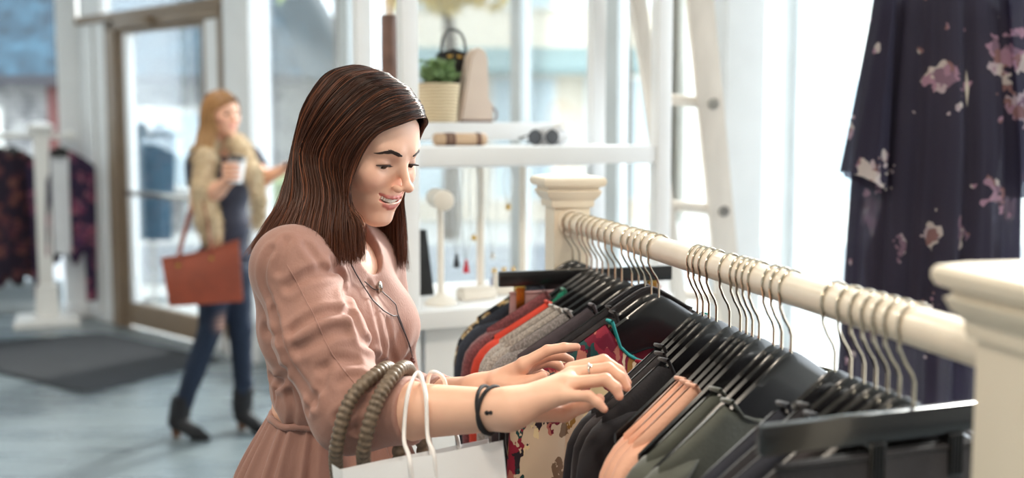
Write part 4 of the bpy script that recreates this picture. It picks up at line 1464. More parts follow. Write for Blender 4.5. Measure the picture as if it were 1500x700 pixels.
# coat and stand added outside in place of a reflection in the door glass
M_tealcoat = mat('dark_teal_coat', (58, 86, 104), 0.8, var=0.15, vscale=5)
cx_, cy_ = -3.30, 10.6
dd = thing('dress_form', (cx_, cy_, -0.06), 'added outdoor stand for the dark teal coat that mimics a reflection', 'display stand')
MB().lathe([(0.2, 0), (0.2, 0.02), (0.02, 0.04), (0.02, 1.62)], n=18).build('stand_pole', M_chrome, dd)
MB().lathe([(0.03, 1.6), (0.05, 1.66), (0.05, 1.72), (0.03, 1.78)], n=18).build('finial', M_white, dd)
garment('coat', (cx_, cy_, 1.72), 0.15, 'added dark teal coat outside, mimicking a reflection in the door glass', 'coat', M_tealcoat, L=1.2, hw=0.17, sleeve=0.62, sr=0.05, th=0.06, seed=44)
# ---------------------------------------------------------------- the brunette shopper
def frame(yaw_deg, pitch_deg, roll_deg=0):
    """columns right, forward, up; yaw measured from +X towards the viewer, pitch downwards"""
    y, p = math.radians(yaw_deg), math.radians(pitch_deg)
    fh = np.array([math.cos(y), -math.sin(y), 0.0]); z = np.array([0, 0, 1.0])
    f = fh * math.cos(p) - z * math.sin(p)
    u = fh * math.sin(p) + z * math.cos(p)
    r = np.cross(f, u)
    if roll_deg:
        q = math.radians(roll_deg)
        r, u = r * math.cos(q) + u * math.sin(q), u * math.cos(q) - r * math.sin(q)
    return np.stack([r, f, u], 1)

def npv(v):
    return np.array([v[0], v[1], v[2]], float)

def head_sdf(p, neck_to=None, smile=1.0, eyes=True, neck_r=0.052):
    """head in its own frame: x right, y forward, z up, origin between the ears"""
    ax = p.copy(); ax[:, 0] = np.abs(ax[:, 0])
    d = ell(p, (0, -0.014, 0.036), (0.0715, 0.091, 0.088))
    d = smin(d, ell(p, (0, 0.029, 0.036), (0.059, 0.056, 0.060)), 0.030)
    d = smin(d, ell(p, (0, 0.034, -0.022), (0.0535, 0.050, 0.060)), 0.026)
    d = smin(d, cone(ax, (0.047, -0.002, -0.036), (0.013, 0.066, -0.0775), 0.0165, 0.0135), 0.022)
    d = smin(d, ell(p, (0, 0.071, -0.0775), (0.017, 0.0160, 0.0140)), 0.014)
    d = smin(d, ell(ax, (0.044, 0.053, -0.006), (0.019, 0.020, 0.014)), 0.020)
    d = smin(d, ell(ax, (0.038, 0.064, -0.017), (0.0165, 0.0160, 0.0140)), 0.016)         # smiling cheek
    d = smin(d, cone(ax, (0.016, 0.0790, 0.032), (0.040, 0.066, 0.034), 0.0075, 0.008), 0.014)   # brow ridge
    # eye sockets and lids
    d = smax(d, -ell(ax, (0.0315, 0.094, 0.012), (0.0165, 0.016, 0.0115)), 0.010)
    d = smin(d, ell(ax, (0.0315, 0.0665, 0.0115), (0.0150, 0.0142, 0.0120)), 0.0045)
    # nose
    d = smin(d, cone(p, (0, 0.0815, 0.020), (0, 0.1058, -0.0150), 0.0058, 0.0066), 0.010)
    d = smin(d, ell(p, (0, 0.1080, -0.0150), (0.0074, 0.0078, 0.0068)), 0.006)
    d = smin(d, ell(ax, (0.0112, 0.0968, -0.0208), (0.0056, 0.0088, 0.0058)), 0.0055)
    d = smax(d, -ell(ax, (0.0058, 0.1012, -0.0272), (0.0028, 0.0046, 0.0034)), 0.002)
    # muzzle
    d = smin(d, ell(p, (0, 0.065, -0.046), (0.036, 0.0215, 0.021)), 0.018)
    up = [(0.0345, 0.0700, -0.0295), (0.0260, 0.0780, -0.0345), (0.0150, 0.0858, -0.0388), (0.0050, 0.0885, -0.0398), (0, 0.0882, -0.0402)]
    lo = [(0.0345, 0.0700, -0.0298), (0.0270, 0.0760, -0.0420), (0.0160, 0.0830, -0.0515), (0.0060, 0.0858, -0.0553), (0, 0.0862, -0.0558)]
    du = chain(ax, up, (0.0008, 0.0014, 0.0018, 0.0020, 0.0018), 0.002)
    dl = chain(ax, lo, (0.0008, 0.0017, 0.0024, 0.0027, 0.0028), 0.002)
    if smile:
        gap = chain(ax, [(0.0318, 0.0750, -0.0315), (0.023, 0.0840, -0.0382), (0.012, 0.0925, -0.0448), (0.0, 0.0945, -0.0472)], (0.0010, 0.0034, 0.0046, 0.0052), 0.003)
        d = smax(d, -gap, 0.0012)
        d = smax(d, -ell(p, (0, 0.079, -0.0440), (0.0275, 0.013, 0.0060)), 0.0012)
    d = smin(d, du, 0.0020)
    d = smin(d, dl, 0.0020)
    # eye slit
    if eyes:
        sl = chain(ax, [(0.0195, 0.0768, 0.0098), (0.0255, 0.0813, 0.0086), (0.0325, 0.0825, 0.0080), (0.0395, 0.0790, 0.0080), (0.0445, 0.0738, 0.0086)], (0.0012, 0.0033, 0.0037, 0.0032, 0.0012), 0.001)
        d = smax(d, -sl, 0.0012)
    # ears
    e = ell(ax, (0.0735, -0.008, 0.004), (0.0075, 0.017, 0.030))
    e = smax(e, -ell(ax, (0.083, -0.006, 0.006), (0.006, 0.010, 0.019)), 0.004)
    d = smin(d, e, 0.005)
    if neck_to is not None:
        d = smin(d, cone(p, (0, -0.022, -0.030), neck_to, 0.052, neck_r), 0.026)
    return d, du, dl

SKIN = np.array(srgb(236, 190, 166)[:3])
def face_colors(V, skin, lip, du, dl, blush=0.35):
    col = np.tile(skin, (len(V), 1))
    ax = V.copy(); ax[:, 0] = np.abs(ax[:, 0])
    def blend(mask, c):
        nonlocal col
        col = col * (1 - mask[:, None]) + np.array(c) * mask[:, None]
    b = np.exp(-(((ax[:, 0] - 0.044) / 0.020) ** 2 + ((ax[:, 1] - 0.058) / 0.03) ** 2 + ((ax[:, 2] + 0.014) / 0.018) ** 2))
    blend(blush * b, srgb(214, 128, 108)[:3])
    b = np.exp(-((ax[:, 0] / 0.014) ** 2 + ((ax[:, 1] - 0.108) / 0.014) ** 2 + ((ax[:, 2] + 0.022) / 0.012) ** 2))
    blend(0.18 * b, srgb(216, 140, 122)[:3])
    # eyelid shadow (make-up) on the lid and crease
    b = np.exp(-(((ax[:, 0] - 0.033) / 0.014) ** 2 + ((ax[:, 2] - 0.0150) / 0.0055) ** 2)) * (ax[:, 1] > 0.05)
    blend(0.40 * b, srgb(150, 96, 80)[:3])
    m = np.clip(1 - (np.minimum(du, dl) - 0.0006) / 0.0022, 0, 1)
    blend(0.9 * m, lip)
    return col

SH_HEAD = P(526, 224, 1.80)
HR = frame(33, 20, 0)
HC = npv(SH_HEAD)
def hw_(l):                                             # head frame -> world
    return HC + np.asarray(l, float) @ HR.T
T0 = np.array([-0.290, 1.81, 0.0])
TR = frame(25, 0)                                        # torso frame: right, forward, up
NB = np.array([-0.296, 1.812, 1.345])
neck_l = (NB - HC) @ HR
RSH, RELB, RWR = npv(P(428, 398, 1.665)), npv(P(515, 603, 1.575)), npv(P(742, 600, 1.465))
LSH, LELB, LWR = npv(P(538, 390, 1.925)), npv(P(578, 592, 1.93)), npv(P(694, 574, 1.765))

shop = thing('person', (T0[0], T0[1], 0), 'smiling dark-haired woman in a dusty pink dress browsing the rail', 'person')
M_skin = vcol_mat('skin', 0.46, sss=0.06, bump=0.05, bscale=500, spec=0.42)
parts = []
fnh = lambda p: head_sdf(p, neck_l)[0]
V, Fq = surface(fnh, (-0.086, -0.112, min(-0.20, neck_l[2] - 0.05)), (0.086, 0.126, 0.132), 0.00145)
d_, du_, dl_ = head_sdf(V.astype(np.float32), neck_l)
colh = face_colors(V, SKIN, srgb(196, 108, 102)[:3], du_, dl_)
# scalp takes the hair colour above the hairline
hl = (V[:, 2] > 0.062 + 0.03 * (V[:, 1] > 0.03) - 0.55 * np.abs(V[:, 0]) * (V[:, 1] > 0.03) + 0.0) & (V[:, 1] < 0.085) | (V[:, 1] < 0.012) & (V[:, 2] > -0.045)
colh[hl] = srgb(52, 34, 28)[:3]
parts.append((hw_(V), Fq, colh))

# arms and hands
def hand_sdf(p, W, fingers, thumb, palm_pts, k=0.006):
    d = None
    for pts, rads in fingers:
        e = chain(p, pts, rads, 0.003)
        d = e if d is None else smin(d, e, 0.0022)
    d = smin(d, chain(p, thumb[0], thumb[1], 0.004), 0.005)
    for a, b, ra, rb in palm_pts:
        d = smin(d, cone(p, a, b, ra, rb), 0.010)
    return d
def pp(*a):
    return [npv(P(*q)) for q in a]
RF_ = [
    (pp((836, 540, 1.535), (884, 528, 1.53), (907, 543, 1.525), (919, 560, 1.52)), (0.0092, 0.0082, 0.0074, 0.0058)),
    (pp((838, 547, 1.505), (891, 540, 1.495), (909, 553, 1.49), (918, 567, 1.487)), (0.0096, 0.0086, 0.0077, 0.0060)),
    (pp((834, 562, 1.478), (887, 556, 1.468), (902, 568, 1.462), (907, 580, 1.458)), (0.0094, 0.0083, 0.0074, 0.0058)),
    (pp((826, 580, 1.458), (862, 580, 1.448), (876, 590, 1.443), (885, 599, 1.440)), (0.0086, 0.0072, 0.0064, 0.0050))]
RTH = (pp((785, 603, 1.50), (826, 606, 1.515), (854, 594, 1.51), (878, 584, 1.50)), (0.0140, 0.0108, 0.0094, 0.0070))
rw = npv(P(756, 596, 1.468))
RPALM = [(rw, npv(P(834, 552, 1.515)), 0.0200, 0.0115), (rw, npv(P(834, 558, 1.49)), 0.0205, 0.0125), (rw, npv(P(828, 568, 1.475)), 0.0200, 0.0125), (rw, npv(P(820, 580, 1.462)), 0.0185, 0.0110)]
def rarm_sdf(p):
    d = hand_sdf(p, rw, RF_, RTH, RPALM)
    mid = RELB * 0.62 + RWR * 0.38
    d = smin(d, chain(p, [RSH * 0.35 + RELB * 0.65, RELB, mid, RWR, rw], (0.040, 0.038, 0.0385, 0.0262, 0.0215), 0.01), 0.014)
    return d
allp = np.array([q for f in RF_ for q in f[0]] + [RELB, RSH * 0.35 + RELB * 0.65, RWR])
V, Fq = surface(rarm_sdf, allp.min(0) - 0.055, allp.max(0) + 0.055, 0.0017)
def hand_color(V, fingers, thumb):
    col = np.tile(SKIN * np.array([1.0, 0.97, 0.93]), (len(V), 1))
    Vf = V.astype(np.float32)
    for pts, rads in fingers + [thumb]:
        for j in range(1, len(pts) - 1):                  # knuckles slightly redder
            b = np.exp(-(np.linalg.norm(V - pts[j], axis=1) / 0.012) ** 2)[:, None]
            col = col * (1 - 0.22 * b) + np.array(srgb(206, 132, 108)[:3]) * 0.22 * b
        b = np.exp(-(np.linalg.norm(V - pts[-1], axis=1) / 0.009) ** 2)[:, None]
        col = col * (1 - 0.45 * b) + np.array(srgb(222, 146, 128)[:3]) * 0.45 * b
    return col
parts.append((V, Fq, hand_color(V, RF_, RTH)))
LF_ = [
    (pp((768, 532, 1.715), (802, 513, 1.715), (826, 509, 1.722), (845, 508, 1.73)), (0.0092, 0.0082, 0.0074, 0.0058)),
    (pp((772, 534, 1.74), (803, 521, 1.745), (822, 521, 1.75), (836, 527, 1.752)), (0.0094, 0.0084, 0.0075, 0.0058)),
    (pp((770, 540, 1.765), (800, 530, 1.775), (817, 534, 1.78), (826, 544, 1.78)), (0.0092, 0.0080, 0.0072, 0.0056)),
    (pp((764, 548, 1.785), (788, 544, 1.80), (800, 550, 1.805), (808, 558, 1.805)), (0.0082, 0.0070, 0.0062, 0.0050))]
LTH = (pp((728, 562, 1.728), (754, 566, 1.712), (778, 559, 1.705), (795, 551, 1.70)), (0.0140, 0.0112, 0.0098, 0.0074))
lw = npv(P(706, 570, 1.755))
LPALM = [(lw, npv(P(766, 536, 1.72)), 0.0195, 0.0115), (lw, npv(P(768, 540, 1.745)), 0.0200, 0.0120), (lw, npv(P(764, 548, 1.765)), 0.0190, 0.0115), (lw, npv(P(752, 556, 1.78)), 0.0175, 0.0100)]
def larm_sdf(p):
    d = hand_sdf(p, lw, LF_, LTH, LPALM)
    d = smin(d, chain(p, [LSH * 0.3 + LELB * 0.7, LELB, LELB * 0.6 + LWR * 0.4, LWR, lw], (0.040, 0.037, 0.035, 0.0245, 0.0205), 0.01), 0.014)
    return d
allp = np.array([q for f in LF_ for q in f[0]] + [LELB, LSH * 0.3 + LELB * 0.7, LWR])
V, Fq = surface(larm_sdf, allp.min(0) - 0.055, allp.max(0) + 0.055, 0.0019)
parts.append((V, Fq, hand_color(V, LF_, LTH)))
# trunk core and legs under the dress
def tp(r, f, z):
    return T0 * np.array([1, 1, 0]) + TR[:, 0] * r + TR[:, 1] * f + np.array([0, 0, z])
def core_sdf(p):
    d = chain(p, [NB, tp(0, 0, 1.25), tp(0, -0.01, 1.1), tp(0, -0.01, 0.95)], (0.05, 0.075, 0.07, 0.085), 0.05)
    d = smin(d, chain(p, [NB + np.array([0, 0, -0.02]), RSH, RELB], (0.045, 0.042, 0.036), 0.02), 0.03)
    d = smin(d, chain(p, [NB + np.array([0, 0, -0.02]), LSH, LELB], (0.045, 0.042, 0.036), 0.02), 0.03)
    d = smin(d, ell(p, tp(0, -0.008, 1.315), (0.138, 0.083, 0.075), TR), 0.03)
    d = smin(d, ell(p, tp(0, 0.005, 1.245), (0.120, 0.088, 0.130), TR), 0.03)
    for s in (-1, 1):
        d = smin(d, chain(p, [tp(0.085 * s, -0.01, 0.90), tp(0.09 * s, 0.0, 0.47), tp(0.09 * s, -0.03, 0.09)], (0.080, 0.050, 0.034), 0.03), 0.03)
        d = smin(d, cone(p, tp(0.09 * s, -0.03, 0.07), tp(0.10 * s, 0.10, 0.035), 0.033, 0.026), 0.02)
    return d
V, Fq = surface(core_sdf, (-0.62, 1.45, -0.01), (0.02, 2.2, 1.42), 0.008)
parts.append((V, Fq, np.tile(SKIN, (len(V), 1))))
V, Fq, Cc = join_np(parts)
np_mesh('body', V, Fq, M_skin, shop, Cc, world=True)

# shoes
for s in (-1, 1):
    def shoe(p):
        d = cone(p, tp(0.09 * s, -0.045, 0.038), tp(0.10 * s, 0.115, 0.030), 0.040, 0.036)
        d = smax(d, -(p[:, 2] - 0.001), 0.004)
        return smax(d, p[:, 2] - 0.062, 0.006)
    c0 = tp(0.095 * s, 0.03, 0.03)
    V, Fq = surface(shoe, c0 - np.array([0.16, 0.16, 0.04]), c0 + np.array([0.16, 0.16, 0.06]), 0.006)
    np_mesh('shoe', V, Fq, M_tan, shop, world=True)

# eyes, teeth, brows, lashes
M_eye = mat('eye_white', (222, 214, 208), 0.15, var=0.02)
M_iris = mat('eye_iris', (44, 28, 20), 0.12, var=0.2)
M_teeth = mat('teeth', (244, 238, 228), 0.25, var=0.02)
M_browh = mat('brow_hair', (48, 32, 27), 0.7, var=0.1)
def hv(l):
    return Vector(hw_(l))
for s in (-1, 1):
    c = hw_((0.0315 * s, 0.0672, 0.0105))
    mb = MB()
    rows = []
    for i in range(13):
        t_ = PI * i / 12
        rows.append([Vector(c + 0.0131 * (HR @ np.array([math.sin(t_) * math.cos(a), math.cos(t_), math.sin(t_) * math.sin(a)]))) for a in np.linspace(0, 2 * PI, 25)[:-1]])
    eye = mb.grid(rows, closed=True).build('eye', M_eye, shop, world=True, angle=0)
    gaze = np.array([0.15 * s * 0 + 0.10, 0.88, -0.36]); gaze /= np.linalg.norm(gaze)
    rows = []
    b1 = np.cross(gaze, [0, 0, 1.0]); b1 /= np.linalg.norm(b1); b2 = np.cross(b1, gaze)
    for t_ in np.linspace(0.0, 0.50, 5):
        rows.append([Vector(c + 0.01325 * (HR @ (gaze * math.cos(t_) + (b1 * math.cos(a) + b2 * math.sin(a)) * math.sin(t_)))) for a in np.linspace(0, 2 * PI, 19)[:-1]])
    iris = MB().grid(rows, closed=True).build('iris', M_iris, eye, angle=0)
    iris.data.transform(Matrix.Translation(-Vector((T0[0], T0[1], 0))))
    # upper lash line + lashes
    up = [(0.0186, 0.0775, 0.0104), (0.0250, 0.0820, 0.0120), (0.0325, 0.0834, 0.0120), (0.0402, 0.0800, 0.0108), (0.0468, 0.0738, 0.0094)]
    lp = catmull([(s * x, y, z) for x, y, z in up], 22)
    MB().tube([hv(q) for q in lp], list(np.interp(np.linspace(0, 1, 22), [0, 0.3, 0.7, 1], [0.0004, 0.0011, 0.0013, 0.0005])), n=6).build('lash_line', M_browh, shop, world=True)
    ps = []
    for q in lp[4:]:
        q = np.array(q)
        dr = np.array([s * (abs(q[0]) - 0.029) * 22, 1.0, -0.45]); dr /= np.linalg.norm(dr)
        ps.append([hw_(q + dr * 0.0065 * t + np.array([0, 0, 0.0026]) * t * t) for t in np.linspace(0, 1, 5)])
    V, Fq = strands(np.array(ps), np.tile(np.linspace(0.00045, 0.0001, 5), (len(ps), 1)))
    np_mesh('eyelashes', V, Fq, M_browh, shop, world=True)['kind'] = 'stuff'
    # brow: short hairs laid along the brow line on the skin
    g = np.random.default_rng(3 + s)
    bl = [(0.0130, 0.0288), (0.0205, 0.0308), (0.0290, 0.0330), (0.0375, 0.0328), (0.0460, 0.0280)]
    ps = []
    for k in range(330):
        t_ = g.random()
        x, z = np.interp(t_, np.linspace(0, 1, 5), [q[0] for q in bl]), np.interp(t_, np.linspace(0, 1, 5), [q[1] for q in bl])
        wd = np.interp(t_, [0, 0.25, 0.7, 1], [0.0010, 0.0026, 0.0020, 0.0005])
        z += g.uniform(-1, 1) * wd
        ln = 0.0065
        dx, dz = ln * 0.9, ln * (0.32 if t_ < 0.6 else -0.25)
        cand = []
        for w_ in (0.0, 0.5, 1.0):
            ys = np.linspace(0.11, 0.03, 120)
            q = np.stack([np.full(120, s * (x + dx * w_)), ys, np.full(120, z + dz * w_)], 1).astype(np.float32)
            f = fnh(q)
            k_ = np.nonzero(f < 0.0003)[0]
            cand.append((s * (x + dx * w_), ys[k_[0]] if len(k_) else 0.06, z + dz * w_))
        ps.append([hw_(c_) for c_ in cand])
    V, Fq = strands(np.array(ps), np.tile(np.array([0.00065, 0.0006, 0.0002]), (len(ps), 1)))
    np_mesh('eyebrow', V, Fq, M_browh, shop, world=True)['kind'] = 'stuff'
tx = []
th_ = MB()
for k in range(-7, 8):
    a = k * 0.0040
    w = 0.0041 if abs(k) < 2 else 0.0036
    yy = 0.0842 - 12.0 * a * a
    th_.box(hv((a, yy, -0.0443 + 11.5 * a * a)), (w, 0.004, 0.0094 - 0.06 * abs(a)), 0.0012, M=Matrix(HR.tolist()) @ Matrix.Rotation(-2 * 15 * a * 0.8, 3, 'Z'))
th_.build('teeth', M_teeth, shop, world=True)

# ---- hair
M_hair = vcol_mat('brunette_hair', 0.42, spec=0.32)
def batch_catmull(C, n):
    """C (S, K, 3) -> (S, n, 3)"""
    C = np.concatenate([2 * C[:, :1] - C[:, 1:2], C, 2 * C[:, -1:] - C[:, -2:-1]], 1)
    m = C.shape[1] - 3
    t = np.linspace(0, m - 1e-6, n)
    i = t.astype(int)
    u = (t - i)[None, :, None]
    a, b, c, d = C[:, i], C[:, i + 1], C[:, i + 2], C[:, i + 3]
    return 0.5 * (2 * b + (c - a) * u + (2 * a - 5 * b + 4 * c - d) * u ** 2 + (3 * b - a - 3 * c + d) * u ** 3)
def hair_fan(keys, us, layer, g, jit, shrink, C0, wave=0.003):
    """keys: list of (u, [control points in world]); interpolate between guides"""
    ku = np.array([k[0] for k in keys])
    kp = np.array([k[1] for k in keys])                   # (G, K, 3)
    K = kp.shape[1]
    C = np.empty((len(us), K, 3))
    for j in range(K):
        for q in range(3):
            C[:, j, q] = np.interp(us, ku, kp[:, j, q])
    sc = 1 - shrink * layer[:, None, None] * np.linspace(0.3, 1, K)[None, :, None]
    up = C0 + (C - C0) * sc
    wgt = np.clip(np.linspace(1.2, 0.1, K), 0, 1)[None, :, None]
    C = up * wgt + C * (1 - wgt)
    C += g.normal(size=C.shape) * jit * (np.linspace(0.12, 1, K) ** 1.5)[None, :, None]
    off = g.normal(size=(len(us), 1, 3)) * np.array([0.004, 0.010, 0.0]) * np.linspace(0, 1, K)[None, :, None] ** 1.5
    C += off * 1.0
    return C
def W_(l):
    return hw_(l)
def pw(px, py, Y):
    return npv(P(px, py, Y))
near = [
    (0.00, [W_((-0.046, 0.072, 0.082)), W_((-0.010, 0.091, 0.092)), W_((0.030, 0.089, 0.082)), W_((0.063, 0.070, 0.054)), W_((0.077, 0.062, 0.004)), W_((0.083, 0.066, -0.050)), pw(529, 330, 1.700), pw(534, 386, 1.700)]),
    (0.15, [W_((-0.048, 0.060, 0.094)), W_((-0.010, 0.079, 0.106)), W_((0.036, 0.074, 0.095)), W_((0.070, 0.052, 0.058)), W_((0.082, 0.042, 0.004)), pw(509, 290, 1.712), pw(509, 335, 1.690), pw(514, 390, 1.685)]),
    (0.35, [W_((-0.050, 0.034, 0.107)), W_((-0.010, 0.046, 0.1225)), W_((0.042, 0.040, 0.112)), W_((0.076, 0.020, 0.060)), W_((0.086, 0.005, 0.000)), pw(482, 285, 1.706), pw(478, 335, 1.682), pw(476, 392, 1.668)]),
    (0.60, [W_((-0.048, -0.006, 0.114)), W_((-0.008, 0.000, 0.1300)), W_((0.045, -0.008, 0.118)), W_((0.078, -0.022, 0.066)), W_((0.087, -0.035, -0.005)), pw(452, 280, 1.712), pw(440, 330, 1.682), pw(432, 378, 1.645)]),
    (0.80, [W_((-0.032, -0.040, 0.116)), W_((-0.004, -0.038, 0.1275)), W_((0.042, -0.055, 0.108)), W_((0.064, -0.068, 0.050)), W_((0.070, -0.066, -0.015)), pw(428, 290, 1.735), pw(408, 335, 1.700), pw(388, 370, 1.665)]),
    (1.00, [W_((-0.012, -0.044, 0.122)), W_((0.0, -0.060, 0.121)), W_((0.022, -0.090, 0.092)), W_((0.036, -0.100, 0.035)), W_((0.044, -0.090, -0.025)), pw(412, 290, 1.785), pw(388, 332, 1.755), pw(360, 376, 1.715)]),
]
far = [
    (0.00, [W_((-0.036, 0.080, 0.086)), W_((-0.050, 0.076, 0.074)), W_((-0.064, 0.060, 0.052)), W_((-0.077, 0.046, 0.000)), W_((-0.082, 0.044, -0.060)), pw(592, 330, 1.89), pw(597, 402, 1.88)]),
    (0.25, [W_((-0.038, 0.058, 0.102)), W_((-0.058, 0.050, 0.088)), W_((-0.076, 0.030, 0.055)), W_((-0.086, 0.020, 0.000)), W_((-0.086, 0.022, -0.065)), pw(578, 335, 1.895), pw(580, 392, 1.885)]),
    (0.55, [W_((-0.038, 0.018, 0.117)), W_((-0.062, 0.010, 0.098)), W_((-0.080, -0.010, 0.060)), W_((-0.089, -0.02, 0.000)), W_((-0.086, -0.015, -0.065)), pw(548, 340, 1.905), pw(546, 392, 1.885)]),
    (1.00, [W_((0.0, -0.055, 0.120)), W_((-0.020, -0.090, 0.092)), W_((-0.036, -0.110, 0.035)), W_((-0.040, -0.115, -0.030)), pw(455, 290, 1.86), pw(440, 330, 1.88), pw(430, 365, 1.90)]),
]
g = np.random.default_rng(17)
def hair_mesh(name, keys, n, parent, mat_, C0, cols, rad, seed, jit=0.0016, shrink=0.10, pts=22, lenvar=0.38):
    g = np.random.default_rng(seed)
    us = g.random(n)
    layer = g.random(n) ** 1.3
    C = hair_fan(keys, us, layer, g, jit, shrink, C0)
    # uneven lengths
    L_ = 1 - lenvar * g.random(n)[:, None]
    C[:, -1] = C[:, -2] + (C[:, -1] - C[:, -2]) * (L_ * 1.08 - 0.05)
    path = batch_catmull(C, pts)
    # clumping: strands gather towards a nearby lock centre near the ends
    lock = ((us * 70 + layer * 3) % 71).astype(int)
    for k in range(71):
        m = lock == k
        if m.sum() > 3:
            cen = path[m].mean(0, keepdims=True)
            w = np.linspace(0, 0.26, pts)[None, :, None] ** 1.2
            path[m] = path[m] * (1 - w) + cen * w
    r = rad * np.interp(np.linspace(0, 1, pts), [0, 0.1, 0.75, 1], [0.7, 1, 0.85, 0.12])[None, :] * (0.6 + 0.8 * g.random(n))[:, None]
    V, Fq = strands(path, r, 3)
    mixv = np.clip(g.random(n) * 0.9 + 0.25 * np.sin(us * 60), 0, 1)
    c0, c1, c2 = [np.array(srgb(*c)[:3]) for c in cols]
    col = c0 * (1 - mixv[:, None]) + c1 * mixv[:, None]
    lit = g.random(n) < 0.09
    col[lit] = c2 * 1.25  # random strands tinted golden to paint in the hair's highlights
    tt = np.linspace(0, 1, pts)[None, :, None]
    cc = col[:, None, :] * (1 - 0.5 * tt ** 2) + c2 * (0.5 * tt ** 2)
    cc = np.repeat(cc.reshape(-1, 3), 3, axis=0)
    o = np_mesh(name, V, Fq, mat_, parent, cc, world=True)
    o['kind'] = 'stuff'
    return o
HCOL = ((30, 18, 15), (78, 46, 33), (118, 68, 44))
hair_mesh('hair', near, 5600, shop, M_hair, HC, HCOL, 0.00072, 1, jit=0.0020, pts=30)
hair_mesh('hair', far, 2400, shop, M_hair, HC, HCOL, 0.00075, 2, jit=0.0020, pts=26)
hair_mesh('hair', near, 160, shop, M_hair, HC, HCOL, 0.0004, 3, jit=0.0042, shrink=-0.03, pts=34)

# ---- dress
M_dress = mat('dusty_pink_linen', (162, 120, 107), 0.72, var=0.07, vscale=14, bump=0.16, bscale=380, sheen=0.25, stretch=(1, 1, 0.5))
TRc = TR.copy()                                           # columns right, forward, up
CUFF_R = RELB * 0.60 + RWR * 0.40
CUFF_L = LELB * 0.34 + LWR * 0.66
def armfold(p, a, b, n, amp, ph):
    a = np.asarray(a, np.float32); b = np.asarray(b, np.float32)
    ab = b - a
    t = (p - a) @ ab / float(ab @ ab)
    q = p - a - t[:, None] * ab
    ang = np.arctan2(q[:, 2], q[:, 1] * 0.7 + q[:, 0])
    s = np.sin(n * t * 6.28 + 1.6 * np.sin(ang * 1 + ph) + 0.9 * np.sin(2 * ang + 3 * t) + ph)
    return amp * np.sign(s) * np.abs(s) ** 0.8 * np.clip(1.2 - np.abs(t - 0.6) * 1.2, 0.25, 1)
def bodice_base(p, hole=True):
    R_ = TRc
    d = ell(p, tp(0, 0.005, 1.255), (0.134, 0.098, 0.145), R_)
    d = smin(d, ell(p, tp(0, -0.012, 1.335), (0.150, 0.078, 0.066), R_), 0.04)
    d = smin(d, ell(p, tp(0.055, 0.078, 1.235), (0.054, 0.045, 0.058), R_), 0.045)
    d = smin(d, ell(p, tp(-0.055, 0.078, 1.235), (0.054, 0.045, 0.058), R_), 0.045)
    d = smin(d, ell(p, tp(0, 0.010, 1.135), (0.116, 0.088, 0.075), R_), 0.03)
    trunk = d + 0.0030 * vnoise(p, 30.0, 1.0) + 0.0026 * np.sin(120 * (p @ R_[:, 0].astype(np.float32)) + 14 * p[:, 2] + 2 * np.sin(25 * p[:, 2])) * np.clip((1.27 - p[:, 2]) / 0.1, 0, 1)
    # neck-shoulder slopes
    sh = cone(p, NB + np.array([0, 0, 0.005]), RSH + np.array([0, 0, 0.012]), 0.050, 0.056)
    sh = smin(sh, cone(p, NB + np.array([0, 0, 0.005]), LSH + np.array([0, 0, 0.012]), 0.050, 0.054), 0.03)
    d = smin(trunk, sh, 0.035)
    ar = chain(p, [RSH, RSH * 0.5 + RELB * 0.5, RELB, CUFF_R], (0.056, 0.0585, 0.0530, 0.0430), 0.03)
    ar = ar + 0.0014 * vnoise(p, 40.0, 3.0)
    fl = cone(p, RELB * 0.70 + RWR * 0.30, CUFF_R, 0.0435, 0.0465)            # turned-back cuff
    ar = smin(ar, fl, 0.006)
    al = chain(p, [LSH, LSH * 0.5 + LELB * 0.5, LELB, CUFF_L], (0.058, 0.056, 0.050, 0.036), 0.02)
    al = al + armfold(p, LELB, CUFF_L, 3.0, 0.0032, 1.4) + 0.0020 * vnoise(p, 50.0, 5.0)
    d = smin(d, ar, 0.022)
    d = smin(d, al, 0.022)
    if hole:
        # open ends at the cuffs and the neckline
        for e, f_, r_ in ((CUFF_R, RWR, 0.039), (CUFF_L, LWR, 0.030)):
            ax_ = (f_ - e) / np.linalg.norm(f_ - e)
            pl = (p - e.astype(np.float32)) @ ax_.astype(np.float32)
            near_ = np.linalg.norm(p - e.astype(np.float32), axis=1) - 0.09
            cut = np.maximum(-pl + 0.004, near_)
            d = smax(d, -cut, 0.004)
            d = smax(d, -cone(p, e - ax_ * 0.03, e + ax_ * 0.06, r_ - 0.004, r_), 0.003)
        n0 = NB + TR[:, 1] * 0.030 + np.array([0, 0, 0.028])
        d = smax(d, -cone(p, NB + np.array([0, 0, 0.005]), NB + np.array([0.02, -0.005, 0.11]), 0.055, 0.066), 0.006)
        d = smax(d, -ell(p, n0 + TR[:, 1] * 0.035, (0.034, 0.045, 0.062), TRc), 0.008)
    return d
